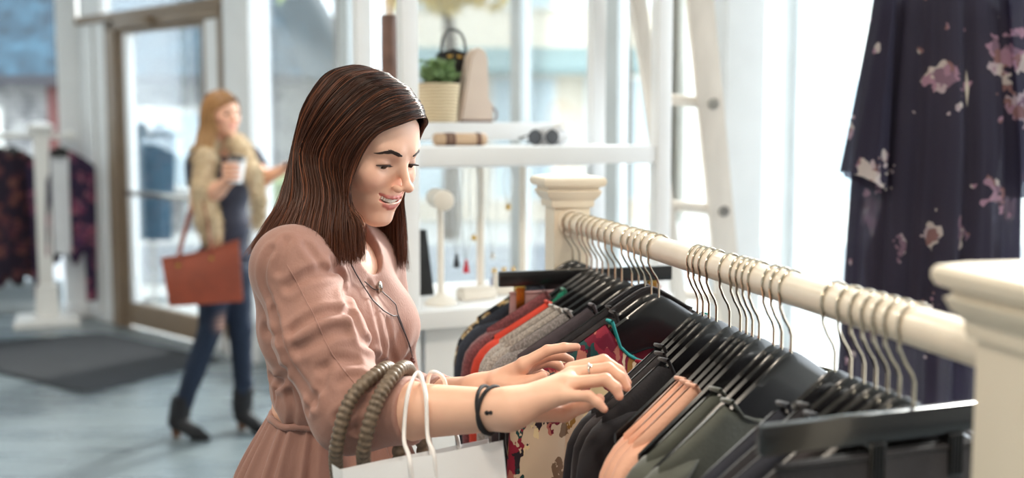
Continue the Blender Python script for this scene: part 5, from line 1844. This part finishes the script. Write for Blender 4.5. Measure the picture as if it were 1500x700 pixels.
CREASE_PX = [
    ([(424, 420), (450, 404), (478, 398), (500, 408)], 0.0062, 0.0070), ([(428, 486), (452, 468), (480, 458), (512, 458)], 0.0062, 0.0065),
    ([(436, 512), (462, 500), (486, 486), (506, 484)], 0.0060, 0.0075), ([(486, 386), (500, 410), (508, 440), (520, 470), (540, 505), (560, 540)], 0.0070, 0.0070),
    ([(398, 366), (386, 392), (388, 420), (402, 450)], 0.0048, 0.0055), ([(402, 455), (414, 500), (432, 545), (462, 590)], 0.0065, 0.0065),
    ([(372, 470), (392, 484), (412, 492)], 0.0052, 0.0080), ([(370, 520), (388, 534), (410, 528)], 0.0052, 0.0080), ([(384, 562), (398, 552), (412, 560)], 0.0050, 0.0070),
    ([(404, 585), (410, 560), (420, 540)], 0.0045, 0.0060), ([(452, 600), (470, 570), (478, 540)], 0.0040, 0.0060), ([(498, 612), (520, 596), (548, 590)], 0.0055, 0.0065),
    ([(520, 630), (530, 600), (552, 575)], 0.0050, 0.0060), ([(540, 418), (548, 448), (556, 482), (560, 520)], 0.0035, 0.0055), ([(566, 470), (572, 500), (576, 530)], 0.0030, 0.0050),
    ([(450, 360), (462, 378), (470, 392)], 0.0040, 0.0060), ([(420, 352), (412, 372), (408, 396)], 0.0040, 0.0060), ([(470, 540), (492, 528), (520, 530)], 0.0040, 0.0065),
    ([(500, 560), (524, 552), (552, 556)], 0.0035, 0.0060), ([(425, 575), (430, 600), (428, 625)], 0.004, 0.0055)]
CREASES = []
for pts_, amp_, wid_ in CREASE_PX:
    q_ = [hit(lambda p: bodice_base(p, False), x, y, 1.45, 2.05) for x, y in pts_]
    q_ = [npv(v) for v in q_ if v is not None]
    if len(q_) > 1:
        CREASES.append((catmull(q_, 9), amp_, wid_))
def bodice_sdf(p, hole=True):
    d = bodice_base(p, hole)
    for q_, amp_, wid_ in CREASES:
        n_ = len(q_) - 1
        e = chain(p, q_, (0.0,) * (n_ + 1))
        # groove with a raised lip beyond it
        d = d + amp_ * np.exp(-(e / wid_) ** 2) - 0.42 * amp_ * np.exp(-((e - 2.1 * wid_) / (0.9 * wid_)) ** 2)
    return d
V, Fq = surface(bodice_sdf, (-0.47, 1.46, 1.085), (0.03, 2.06, 1.44), 0.0034)
np_mesh('dress', V, Fq, M_dress, shop, world=True)
# skirt with gathers
rows = []
gz = np.linspace(0, 1, 40)
for v in gz:
    z = 1.100 - v * 0.62
    row = []
    for k in range(220):
        a = 2 * PI * k / 220
        rr = 0.094 + 0.013 * math.sin(min(1, v * 5) * PI / 2) * 2.2 + 0.075 * v
        fo = (0.0055 * math.sin(23 * a + 0.8 * math.sin(3 * a)) + 0.0045 * math.sin(37 * a + 1 + 2 * v) + 0.006 * math.sin(11 * a + 2)) * (0.25 + min(1, v * 5) * 0.9) * (0.6 + 1.3 * v)
        x_r = math.cos(a) * (rr * 1.13 + fo)
        x_f = math.sin(a) * (rr * 0.92 + fo)
        if math.sin(a) < 0:
            x_f *= 1.0 + 0.16 * math.sin(min(1, v * 4) * PI / 2)
        row.append(Vector(tp(x_r, x_f - 0.006 * v, z + 0.004 * math.sin(23 * a) * (1 - v))))
    rows.append(row)
MB().grid(rows, closed=True).build('skirt', M_dress, shop, world=True, angle=0)
MB().tube([Vector(tp(math.cos(a) * 0.110, 0.006 + math.sin(a) * 0.0895, 1.101 + 0.002 * math.sin(9 * a))) for a in np.linspace(0, 2 * PI, 81)], 0.0055, n=8, cap=False).build('waist_seam', M_dress, shop, world=True, angle=0)

# necklace cords and pendant laid on the bodice
M_cord = mat('dark_cord', (62, 50, 52), 0.5, var=0.1)
fb = lambda p: bodice_sdf(p, False)
def onchest(pts, lift=0.003):
    out = []
    pts = np.array(pts, float)
    tt_ = np.linspace(0, len(pts) - 1, 4 * len(pts))
    pts = list(zip(np.interp(tt_, range(len(pts)), pts[:, 0]), np.interp(tt_, range(len(pts)), pts[:, 1])))
    for px, py in pts:
        q = hit(fb, px, py, 1.5, 2.05, lift)
        if q is not None:
            out.append(q)
    return out
nk = [(513, 384), (520, 398), (530, 415), (545, 438), (562, 455), (576, 463), (582, 462), (586, 472), (594, 490), (601, 508), (604, 522)]
q = onchest(nk)
if len(q) > 3:
    nkl = thing('necklace', q[-1], 'thin dark cord necklace with beaded pendant worn over the pink dress', 'necklace')
    MB().tube(q, 0.0011, n=6).build('cord', M_cord, nkl, world=True)
    q2 = onchest([(534, 412), (548, 424), (558, 425), (563, 430), (570, 436), (580, 446), (583, 460), (590, 478), (598, 500), (604, 522)])
    if len(q2) > 3:
        MB().tube(q2, 0.0009, n=6).build('cord', M_cord, nkl, world=True)
    e = q[-1]
    mb = MB()
    for k in range(9):
        mb.lathe([(0.0005, 0.0035), (0.003, 0.002), (0.0036, 0), (0.003, -0.002), (0.0005, -0.0035)], e + Vector((0.0022 * math.sin(k * 2.1), -0.003 + 0.001 * math.cos(k * 2.1), -0.004 - 0.0042 * k)), 8)
    mb.build('pendant', mat('pendant_beads', (110, 70, 66), 0.35, var=0.4, vscale=200), nkl, world=True)
    q3 = onchest([(556, 420), (557, 428)])
    if q3:
        MB().lathe([(0.001, 0.009), (0.004, 0.006), (0.0055, 0), (0.004, -0.007), (0.001, -0.010)], q3[0] + Vector((0, -0.002, 0)), 10).build('charm', M_chrome, nkl, world=True)
# seam line along the sleeve and the button placket
sl = onchest([(420, 388), (434, 412), (447, 438), (458, 458), (466, 476), (474, 495), (487, 520), (502, 540), (520, 562)], 0.0008)
if len(sl) > 3:
    MB().tube(sl, 0.0010, n=6).build('sleeve_seam', M_dress, shop, world=True)

# hair ties on the wrist, ring
def ring(c, axis, R, r, name, m_, parent, sq=1.0):
    axis = Vector(axis).normalized()
    u = axis.orthogonal().normalized(); w = axis.cross(u)
    return MB().tube([Vector(c) + u * R * math.cos(a) + w * R * sq * math.sin(a) for a in np.linspace(0, 2 * PI, 41)], r, n=8, cap=False).build(name, m_, parent, world=True, angle=0)
fd = Vector(RWR - RELB).normalized()
M_tie = mat('black_elastic', (24, 22, 26), 0.75, bump=0.3, bscale=600)
for k, (t_, tilt, R_) in enumerate(((0.885, 0.10, 0.0312), (0.910, -0.16, 0.0306))):
    c = Vector(RELB * (1 - t_) + RWR * t_)
    tt = thing('hair_tie', c, 'black elastic hair tie on the wrist, ' + ('nearer the elbow' if k == 0 else 'nearer the hand'), 'hair tie')
    ring(c, fd + Vector((0, tilt, tilt)), R_, 0.0026, 'band', M_tie, tt)
    MB().lathe([(0.001, 0.003), (0.0032, 0.0015), (0.0032, -0.0015), (0.001, -0.003)], c + Vector((0, -R_, 0.004)), 8).build('joint', M_tie, tt, world=True)
a_, b_ = Vector(RF_[1][0][0]), Vector(RF_[1][0][1])
c = a_.lerp(b_, 0.50)
tt = thing('finger_ring', c, 'thin silver ring on a finger of the near hand', 'ring')
ring(c, b_ - a_, 0.0098, 0.0011, 'band', M_chrome, tt)
MB().lathe([(0.0005, 0.002), (0.002, 0.0008), (0.002, -0.0008), (0.0005, -0.002)], c + Vector((0, -0.006, 0.0075)), 8).build('stone', M_chrome, tt, world=True)

# ---------------------------------------------------------------- bags on her forearm
M_paper = mat('white_paper', (240, 240, 242), 0.6, var=0.03, vscale=8, bump=0.08, bscale=25)
M_rope = mat('white_rope', (238, 234, 232), 0.7, var=0.06, bump=0.2, bscale=400)
A, B_ = P(502, 690, 1.385), P(737, 645, 1.475)
e1 = (B_ - A).normalized(); dn = Vector((0.17, -0.02, -1)).normalized(); dn = (dn - e1 * dn.dot(e1)).normalized()
nb = e1.cross(dn).normalized()
if nb.y < 0: nb = -nb
wB, hB, dB = (B_ - A).length, 0.30, 0.05
pb = thing('shopping_bag', A + e1 * wB / 2 + dn * hB + nb * dB / 2, 'white paper shopping bag with rope handles hanging on her forearm', 'shopping bag')
def bp_(u, v, w):
    return A + e1 * u * wB + dn * v * hB + nb * w * dB
def sheet(c4, th, n=10, bulge=0.0, nrm=None):
    p00, p10, p11, p01 = c4
    rows = []
    for j in range(n + 1):
        r_ = []
        for i in range(n + 1):
            u, v = i / n, j / n
            p = p00.lerp(p10, u).lerp(p01.lerp(p11, u), v)
            p = p + nrm * (bulge * math.sin(PI * u) * (0.4 + 0.6 * math.sin(PI * v)) + 0.0012 * math.sin(7 * u + 5 * v))
            r_.append(p)
        rows.append(r_)
    o_ = [[p + nrm * th for p in r_] for r_ in rows]
    return MB().grid(rows).grid(o_)
sheet((bp_(0, 0, 0), bp_(1, 0, 0), bp_(1, 1, 0), bp_(0, 1, 0)), 0.0008, nrm=nb, bulge=-0.006).build('front_panel', M_paper, pb, world=True, angle=0)
sheet((bp_(0.02, 0.03, 1), bp_(1.0, 0.02, 1), bp_(1, 1, 1), bp_(0, 1, 1)), 0.0008, nrm=nb, bulge=0.006).build('rear_panel', M_paper, pb, world=True, angle=0)
for u in (0, 1):
    mid0, mid1 = bp_(u * 0.90 + 0.05, 0.03, 0.5), bp_(u, 1, 0.5)
    MB().add([bp_(u, 0, 0), mid0, mid1, bp_(u, 1, 0), bp_(u, 0, 1), bp_(u, 1, 1)], [(0, 1, 2, 3), (1, 4, 5, 2)]).build('side_gusset', M_paper, pb, world=True, smooth=False)
MB().add([bp_(0, 1, 0), bp_(1, 1, 0), bp_(1, 1, 1), bp_(0, 1, 1)], [(0, 1, 2, 3)]).build('bag_bottom', M_paper, pb, world=True, smooth=False)
ax0, ax1 = Vector(RELB), Vector(RWR)
def arm_at(t_):
    return ax0.lerp(ax1, t_)
for w_, u0, u1, ta in ((-0.02, 0.40, 0.55, 0.40), (1.02, 0.62, 0.80, 0.50)):
    c = arm_at(ta); c2 = arm_at(ta + 0.10)
    fr = -0.060 if w_ < 0 else 0.060
    pts = [bp_(u0, 0.16, w_), bp_(u0, 0.0, w_), c + Vector((-0.004, fr * (1.0 if w_ < 0 else 0.9), -0.020)), c + Vector((0, fr * 0.62, 0.034)), (c + c2) / 2 + Vector((0, 0, 0.0520)),
           c2 + Vector((0.002, fr * 0.60, 0.031)), c2 + Vector((0.006, fr * 0.95, -0.020)), bp_(u1, 0.0, w_), bp_(u1, 0.16, w_)]
    MB().tube(cv(pts, 60), 0.0028, n=8).build('rope_handle', M_rope, pb, world=True, angle=0)
# brown handbag with coiled handles
M_coil = mat('coiled_bronze_leather', (112, 96, 80), 0.42, metal=0.15, var=0.3, vscale=120)
hb = thing('handbag', (-0.165, 1.545, 0.72), 'brown handbag with ribbed coiled handles hanging on her forearm', 'handbag')
MB().box((-0.165, 1.575, 0.86), (0.28, 0.07, 0.25), 0.03, rz=-0.25).build('bag_body', M_brownlt, hb, world=True)
for k, (ta, xoff) in enumerate(((0.15, 0.0), (0.27, 0.012))):
    c = arm_at(ta)
    x0 = c.x - 0.035 + xoff
    pts = [Vector((x0 - 0.008, 1.545, 0.99)), Vector((x0 - 0.010, 1.520, 1.08)), Vector((x0 - 0.006, c.y - 0.064, c.z - 0.030)), Vector((x0 + 0.012, c.y - 0.056, c.z + 0.030)), Vector((c.x + 0.012, c.y - 0.02, c.z + 0.0605)),
           Vector((c.x + 0.022, c.y + 0.035, c.z + 0.048)), Vector((c.x + 0.026, c.y + 0.066, c.z)), Vector((x0 + 0.06, 1.640, 1.06)), Vector((x0 + 0.05, 1.615, 0.98))]
    path = cv(pts, 240)
    rad = [0.0078 + 0.0022 * abs(math.sin(i * PI / 4)) ** 0.6 for i in range(240)]
    MB().tube(path, rad, n=12).build('coil_handle', M_coil, hb, world=True, angle=0)
# ---------------------------------------------------------------- the blonde woman walking by the door
WY = 5.72
wk = thing('person', P(312, 640, WY), 'blonde woman in navy with a beige fur scarf walking past the door', 'person')
wk.location.z = 0
WB = np.array(wk.location)
WR = frame(38, 2)
WH = npv(P(324, 170, WY - 0.02))
WT = frame(48, 0)                                        # torso frame: right, forward, up
def wp(px, py, dy=0.0):
    return npv(P(px, py, WY + dy))
w_sh_r, w_sh_l = wp(290, 238, -0.08), wp(366, 232, 0.06)
w_el_r, w_ha_r = wp(291, 303, -0.13), wp(338, 262, -0.27)
w_el_l, w_ha_l = wp(385, 262, -0.02), wp(408, 252, -0.10)
w_hip = wp(328, 392)
w_kn_r, w_an_r = wp(309, 478, -0.03), wp(268, 592, 0.0)
w_kn_l, w_an_l = wp(352, 482, 0.06), wp(357, 580, 0.14)
w_hp_r, w_hp_l = wp(314, 400, -0.05), wp(343, 400, 0.06)
neck_w = wp(322, 222, 0.0)
nl = (neck_w - WH) @ WR
parts = []
wskin = np.array(srgb(224, 172, 146)[:3])
fw = lambda p: head_sdf(p, nl, smile=0, neck_r=0.05)[0]
V, Fq = surface(fw, (-0.09, -0.115, nl[2] - 0.06), (0.09, 0.13, 0.135), 0.0032)
d_, a_, b_ = head_sdf(V.astype(np.float32), nl, smile=0)
c_ = face_colors(V, wskin, srgb(190, 104, 100)[:3], a_, b_)
hl = (V[:, 2] > 0.066 - 0.5 * np.abs(V[:, 0]) * (V[:, 1] > 0.03)) & (V[:, 1] < 0.085) | (V[:, 1] < 0.012) & (V[:, 2] > -0.045)
c_[hl] = srgb(150, 104, 66)[:3]
parts.append((WH + V @ WR.T, Fq, c_))
cup_c = wp(346, 250, -0.33)
cup_ax = np.array([0.12, -0.05, 1.0]); cup_ax /= np.linalg.norm(cup_ax)
def wr_arm(p):
    d = chain(p, [w_sh_r, w_el_r, w_el_r * 0.4 + w_ha_r * 0.6, w_ha_r], (0.046, 0.040, 0.037, 0.026), 0.02)
    d = smin(d, cone(p, w_ha_r, cup_c + np.array([-0.046, 0.0, 0.0]), 0.026, 0.022), 0.012)
    for k in range(4):                                    # fingers around the cup
        z = 0.030 - 0.021 * k
        pts = [cup_c + np.array([-0.052, -0.012, z]), cup_c + np.array([-0.040, -0.042, z]), cup_c + np.array([-0.008, -0.054, z - 0.002]), cup_c + np.array([0.022, -0.046, z - 0.004])]
        d = smin(d, chain(p, pts, (0.011, 0.010, 0.009, 0.007), 0.003), 0.004)
    d = smin(d, chain(p, [cup_c + np.array([-0.050, 0.02, 0.01]), cup_c + np.array([-0.03, 0.046, 0.03]), cup_c + np.array([0.005, 0.052, 0.036])], (0.012, 0.011, 0.008), 0.003), 0.006)
    return d
allp = np.array([w_sh_r, w_el_r, w_ha_r, cup_c])
V, Fq = surface(wr_arm, allp.min(0) - 0.08, allp.max(0) + 0.08, 0.0045)
parts.append((V, Fq, np.tile(wskin, (len(V), 1))))
def wl_arm(p):
    d = chain(p, [w_sh_l, w_el_l, w_ha_l], (0.046, 0.040, 0.027), 0.02)
    dirv = (w_ha_l - w_el_l) / np.linalg.norm(w_ha_l - w_el_l)
    pe = w_ha_l + dirv * 0.07
    d = smin(d, cone(p, w_ha_l, pe, 0.026, 0.024), 0.01)
    sx = np.array([0, 0.6, -0.8])
    for k in range(4):
        b0 = pe + sx * (-0.024 + 0.016 * k)
        ln = (0.055, 0.065, 0.060, 0.045)[k]
        d = smin(d, chain(p, [b0, b0 + dirv * ln * 0.55, b0 + dirv * ln * 0.8 + np.array([0, 0, -ln * 0.35])], (0.010, 0.009, 0.007), 0.003), 0.003)
    d = smin(d, chain(p, [w_ha_l + dirv * 0.01, w_ha_l + dirv * 0.05 + np.array([0.0, -0.03, 0.02]), w_ha_l + dirv * 0.085 + np.array([0, -0.034, 0.012])], (0.014, 0.011, 0.008), 0.003), 0.006)
    return d
allp = np.array([w_sh_l, w_el_l, w_ha_l])
V, Fq = surface(wl_arm, allp.min(0) - 0.08, allp.max(0) + 0.17, 0.0045)
parts.append((V, Fq, np.tile(wskin, (len(V), 1))))
def w_core(p):
    d = chain(p, [neck_w, wp(326, 270), wp(330, 340), w_hip], (0.05, 0.085, 0.08, 0.09), 0.05)
    d = smin(d, chain(p, [neck_w, w_sh_r], (0.045, 0.045)), 0.03)
    d = smin(d, chain(p, [neck_w, w_sh_l], (0.045, 0.045)), 0.03)
    d = smin(d, chain(p, [w_hp_r, w_kn_r, w_an_r], (0.072, 0.047, 0.030), 0.03), 0.03)
    return smin(d, chain(p, [w_hp_l, w_kn_l, w_an_l], (0.072, 0.047, 0.030), 0.03), 0.03)
V, Fq = surface(w_core, WB + np.array([-0.45, -0.45, 0.05]), WB + np.array([0.45, 0.5, 1.5]), 0.012)
parts.append((V, Fq, np.tile(wskin, (len(V), 1))))
V, Fq, Cc = join_np(parts)
np_mesh('body', V, Fq, M_skin, wk, Cc, world=True)
# eyes and brows
for s in (-1, 1):
    c = WH + WR @ np.array([0.0315 * s, 0.0700, 0.0108])
    MB().lathe([(0.0005, -0.0125), (0.009, -0.009), (0.0125, 0), (0.009, 0.009), (0.0005, 0.0125)], Vector(c), 14).build('eye', M_iris, wk, world=True, angle=0)
    MB().tube([Vector(WH + WR @ np.array([s * x, y, z])) for x, y, z in ((0.013, 0.0905, 0.030), (0.028, 0.0855, 0.035), (0.043, 0.070, 0.033))], [0.0022, 0.0028, 0.0012], n=6).build('eyebrow', M_browh, wk, world=True)
# tee
M_tee = mat('navy_tee', (44, 46, 62), 0.85, var=0.12, vscale=20, bump=0.15, bscale=120)
def tee(p):
    d = ell(p, wp(326, 275), (0.150, 0.110, 0.150), WT)
    d = smin(d, ell(p, wp(326, 236), (0.155, 0.075, 0.060), WT), 0.04)
    d = smin(d, ell(p, wp(330, 335), (0.135, 0.105, 0.130), WT), 0.05)
    d = smin(d, ell(p, wp(329, 375), (0.150, 0.115, 0.080), WT), 0.04)
    for a, b in ((w_sh_r, w_el_r), (w_sh_l, w_el_l)):
        d = smin(d, cone(p, a, a * 0.45 + b * 0.55, 0.060, 0.060), 0.025)
        ax_ = (b - a) / np.linalg.norm(b - a)
        e = a * 0.45 + b * 0.55
        cut = np.maximum(-((p - e.astype(np.float32)) @ ax_.astype(np.float32)), np.linalg.norm(p - e, axis=1) - 0.09)
        d = smax(d, -cut, 0.004)
    d = smax(d, -cone(p, neck_w + np.array([0.01, -0.01, 0.0]), neck_w + np.array([0, 0, 0.12]), 0.062, 0.075), 0.008)
    return d + 0.004 * vnoise(p, 22.0, 2.0)
V, Fq = surface(tee, WB + np.array([-0.35, -0.40, 0.78]), WB + np.array([0.45, 0.40, 1.5]), 0.007)
np_mesh('tee_shirt', V, Fq, M_tee, wk, world=True)
# jeans with a torn knee
M_jeans = vcol_mat('dark_jeans', 0.85, bump=0.2, bscale=300)
def jeans(p):
    d = ell(p, wp(329, 398), (0.150, 0.118, 0.090), WT)
    for h, k, a in ((w_hp_r, w_kn_r, w_an_r), (w_hp_l, w_kn_l, w_an_l)):
        d = smin(d, chain(p, [h, k, a], (0.090, 0.060, 0.046), 0.02), 0.03)
    return d + 0.003 * vnoise(p, 38.0, 4.0)
V, Fq = surface(jeans, WB + np.array([-0.42, -0.40, 0.10]), WB + np.array([0.45, 0.45, 0.95]), 0.008)
cj = np.tile(np.array(srgb(30, 41, 60)[:3]), (len(V), 1))
cj *= (0.85 + 0.3 * (vnoise(V, 9.0) * 0.5 + 0.5))[:, None]
rp_ = npv(P(325, 478, WY - 0.12))
m = np.exp(-(((V[:, 0] - rp_[0]) / 0.034) ** 2 + ((V[:, 2] - rp_[2]) / 0.040) ** 2)) * (V[:, 1] < w_kn_r[1]) * (np.sin(V[:, 2] * 300) > -0.4)
cj = cj * (1 - m[:, None]) + wskin * m[:, None]
np_mesh('jeans', V, Fq, M_jeans, wk, cj, world=True)
# ankle boots
M_boot = mat('black_suede', (20, 21, 26), 0.75, var=0.2, vscale=40)
M_heel = mat('wooden_heel', (112, 74, 48), 0.5, var=0.2)
for an, toe_px, heel_px, dy in ((w_an_r, (303, 637), (254, 626), 0.0), (w_an_l, (388, 622), (350, 616), 0.14)):
    toe = npv(P(toe_px[0], toe_px[1], WY + dy - 0.10)); toe[2] = 0.022
    hl_ = npv(P(heel_px[0], heel_px[1], WY + dy)); hl_[2] = 0.075
    ball = hl_ * 0.32 + toe * 0.68; ball[2] = 0.034
    def boot(p):
        d = chain(p, [an + np.array([0, 0, 0.035]), an * 0.7 + hl_ * 0.3 + np.array([0, 0, -0.01]), hl_ + np.array([0.018, 0, 0.005])], (0.056, 0.050, 0.038), 0.02)
        d = smin(d, chain(p, [hl_ + np.array([0.02, 0, 0.0]), ball, toe], (0.040, 0.034, 0.020), 0.02), 0.03)
        d = smax(d, p[:, 2] - float(an[2]) - 0.045, 0.006)
        return smax(d, -(p[:, 2] - 0.004), 0.004)
    allp = np.array([an, toe, hl_])
    V, Fq = surface(boot, allp.min(0) - np.array([0.08, 0.08, 0.08]), allp.max(0) + 0.09, 0.006)
    np_mesh('ankle_boot', V, Fq, M_boot, wk, world=True)
    MB().tube([Vector(hl_ + np.array([0.012, 0, -0.02])), Vector((hl_[0] + 0.016, hl_[1], 0.001))], [0.026, 0.021], n=14).build('boot_heel', M_heel, wk, world=True)
# fur scarf: solid core plus fur
M_fur = vcol_mat('fur', 0.8, spec=0.2)
left_s = [wp(318, 208, -0.02), wp(299, 232, -0.13), wp(298, 275, -0.18), wp(304, 318, -0.19), wp(310, 345, -0.18)]
right_s = [wp(330, 205, 0.02), wp(352, 212, -0.07), wp(370, 250, -0.16), wp(380, 290, -0.16), wp(379, 325, -0.14)]
back_s = [wp(303, 232, -0.14), wp(296, 224, 0.02), wp(315, 212, 0.10), wp(345, 210, 0.06), wp(358, 222, -0.09)]
def fur_sdf(p):
    d = chain(p, left_s, (0.034, 0.044, 0.052, 0.054, 0.046), 0.02)
    d = smin(d, chain(p, right_s, (0.030, 0.034, 0.036, 0.034, 0.028), 0.02), 0.02)
    d = smin(d, chain(p, back_s, (0.045, 0.050, 0.052, 0.048, 0.040), 0.02), 0.02)
    return d + 0.006 * vnoise(p, 40.0, 7.0)
allp = np.array(left_s + right_s + back_s)
V, Fq = surface(fur_sdf, allp.min(0) - 0.09, allp.max(0) + 0.09, 0.009)
g = np.random.default_rng(33)
base = np.array(srgb(206, 182, 146)[:3]); lite = np.array(srgb(236, 220, 190)[:3]); dark = np.array(srgb(160, 130, 96)[:3])
fcol = lambda n_: (base + (lite - base) * g.random(n_)[:, None] + (dark - base) * 0.7 * g.random(n_)[:, None])
scf = thing('fur_scarf', Vector(left_s[1]), 'long beige fur scarf around the blonde woman', 'scarf')
np_mesh('pelt', V, Fq, M_fur, scf, fcol(len(V)), world=True)
idx = g.integers(0, len(V), 5200)
e_ = 0.004
gr = np.stack([fur_sdf((V[idx] + np.eye(3)[q] * e_).astype(np.float32)) - fur_sdf((V[idx] - np.eye(3)[q] * e_).astype(np.float32)) for q in range(3)], 1)
gr /= np.linalg.norm(gr, axis=1, keepdims=True) + 1e-9
dr = gr * 0.6 + np.array([0, 0, -0.75]) + g.normal(size=gr.shape) * 0.25
ps = V[idx][:, None, :] + dr[:, None, :] * np.linspace(0, 1, 4)[None, :, None] * (0.012 + 0.014 * g.random(len(idx)))[:, None, None]
VV, FF = strands(ps, np.tile(np.array([0.0022, 0.002, 0.0014, 0.0003]), (len(idx), 1)), n=3)
np_mesh('fur_hairs', VV, FF, M_fur, scf, np.repeat(fcol(len(idx)), 12, axis=0), world=True)['kind'] = 'stuff'
# hair
M_blonde = vcol_mat('blonde_hair', 0.4, spec=0.5)
def wl(l):
    return WH + WR @ np.array(l, float)
BCOL = ((122, 80, 48), (176, 130, 84), (206, 168, 116))
wn = [(0.0, [wl((-0.006, 0.082, 0.096)), wl((0.036, 0.082, 0.082)), wl((0.066, 0.058, 0.050)), wl((0.078, 0.040, 0.0)), wp(318, 190, -0.09), wp(312, 215, -0.13), wp(308, 245, -0.16)]),
      (0.4, [wl((-0.008, 0.045, 0.121)), wl((0.044, 0.035, 0.112)), wl((0.078, 0.012, 0.060)), wl((0.086, 0.0, 0.0)), wp(303, 190, -0.08), wp(297, 215, -0.12), wp(294, 248, -0.15)]),
      (0.7, [wl((-0.005, -0.02, 0.129)), wl((0.044, -0.045, 0.112)), wl((0.072, -0.06, 0.055)), wl((0.078, -0.065, 0.0)), wp(293, 188, -0.03), wp(288, 212, -0.07), wp(284, 240, -0.11)]),
      (1.0, [wl((0, -0.055, 0.122)), wl((0.020, -0.088, 0.092)), wl((0.034, -0.104, 0.035)), wl((0.038, -0.105, -0.02)), wp(292, 186, 0.05), wp(286, 210, 0.05), wp(282, 238, 0.04)])]
wf = [(0.0, [wl((-0.006, 0.082, 0.096)), wl((-0.036, 0.080, 0.082)), wl((-0.066, 0.055, 0.050)), wl((-0.078, 0.040, 0.0)), wp(346, 192, 0.07), wp(347, 214, 0.05), wp(350, 240, -0.02)]),
      (0.5, [wl((-0.008, 0.02, 0.128)), wl((-0.048, 0.01, 0.110)), wl((-0.080, -0.01, 0.060)), wl((-0.087, -0.02, 0.0)), wp(334, 192, 0.10), wp(336, 214, 0.11), wp(340, 240, 0.10)]),
      (1.0, [wl((0, -0.055, 0.122)), wl((-0.020, -0.088, 0.092)), wl((-0.034, -0.104, 0.035)), wl((-0.038, -0.105, -0.02)), wp(305, 188, 0.09), wp(300, 212, 0.10), wp(298, 238, 0.10)])]
hair_mesh('hair', wn, 800, wk, M_blonde, WH, BCOL, 0.0022, 5, jit=0.002, pts=14)
hair_mesh('hair', wf, 450, wk, M_blonde, WH, BCOL, 0.0022, 6, jit=0.002, pts=14)
# paper cup
cp = thing('coffee_cup', Vector(cup_c - cup_ax * 0.055), 'white paper coffee cup with a dark lid in her hand', 'cup')
CM = Vector(cup_ax).to_track_quat('Z', 'Y').to_matrix()
MB().lathe([(0.030, -0.055), (0.031, -0.053), (0.041, 0.050), (0.0425, 0.052)], Vector(cup_c), 24, M=CM).build('cup_body', M_paper, cp, world=True)
MB().lathe([(0.044, 0.050), (0.0445, 0.056), (0.041, 0.060), (0.038, 0.070), (0.034, 0.071)], Vector(cup_c), 24, M=CM).build('lid', M_black, cp, world=True)
# tote
M_tote = mat('rust_leather', (128, 54, 30), 0.5, var=0.16, vscale=10, bump=0.12, bscale=120)
tY = -0.30
q00, q10, q11, q01 = wp(237, 379, tY), wp(350, 352, tY + 0.08), wp(356, 440, tY + 0.08), wp(249, 447, tY)
tt = thing('tote_bag', (Vector(q11) + Vector(q01)) / 2, 'rust brown leather tote bag on the blonde woman\'s arm', 'handbag')
nb2 = Vector(q10 - q00).cross(Vector(q01 - q00)).normalized()
if nb2.y < 0: nb2 = -nb2
rows = []
def bag_rows(off, inset):
    rr = []
    for j in range(9):
        v = j / 8
        r_ = []
        for i in range(15):
            u = i / 14
            p = Vector(q00).lerp(Vector(q10), u).lerp(Vector(q01).lerp(Vector(q11), u), v)
            sagv = 0.012 * math.sin(PI * u) * (1 - v)
            r_.append(p + nb2 * off * (0.35 + 0.65 * math.sin(min(1, v * 1.3 + 0.1) * PI / 2)) * (1 if off > 0 else 1) + Vector((0, 0, -sagv)) + nb2 * (0.006 * math.sin(5 * u + 3 * v)))
        rr.append(r_)
    return rr
f_, b_ = bag_rows(-0.055, 0), bag_rows(0.055, 0)
mb = MB().grid(f_).grid(b_)
for i in range(14):
    mb.add([f_[8][i], f_[8][i + 1], b_[8][i + 1], b_[8][i]], [(0, 1, 2, 3)])
for j in range(8):
    for e in (0, 14):
        mb.add([f_[j][e], f_[j + 1][e], b_[j + 1][e], b_[j][e]], [(0, 1, 2, 3)])
mb.build('bag_body', M_tote, tt, world=True, angle=0)
for rows_, lab in ((f_, 'f'), (b_, 'b')):
    a0, a1 = rows_[0][3] + nb2 * (-0.004 if lab == 'f' else 0.004), rows_[0][9] + nb2 * (-0.004 if lab == 'f' else 0.004)
    top = Vector(w_el_r) + Vector((0.0, 0.0, 0.045))
    sgn = -1 if lab == 'f' else 1
    pts = [a0 + Vector((0, 0, -0.05)), a0, Vector((w_el_r[0] - 0.035, w_el_r[1] - 0.01 + 0.02 * sgn, w_el_r[2] - 0.02)), Vector((w_el_r[0] + 0.005, w_el_r[1] - 0.045 + 0.014 * sgn, w_el_r[2] + 0.060)) , Vector((w_el_r[0] + 0.055, w_el_r[1] - 0.09 + 0.02 * sgn, w_el_r[2] + 0.015)), a1, a1 + Vector((0, 0, -0.05))]
    MB().tube(cv(pts, 40), 0.009, n=8, flat=0.5).build('strap', M_tote, tt, world=True, angle=0)
for u in (3, 9):
    p = f_[0][u] + Vector((0, 0, -0.04)) - nb2 * 0.008
    MB().tube([p, p - nb2 * 0.012], [0.012, 0.009], n=12).build('rivet', M_gold, tt, world=True)
MB().tube([r for r in f_[0]] + [r for r in reversed(b_[0])] + [f_[0][0]], 0.005, n=6, cap=False).build('rim_piping', M_tote, tt, world=True, angle=0)
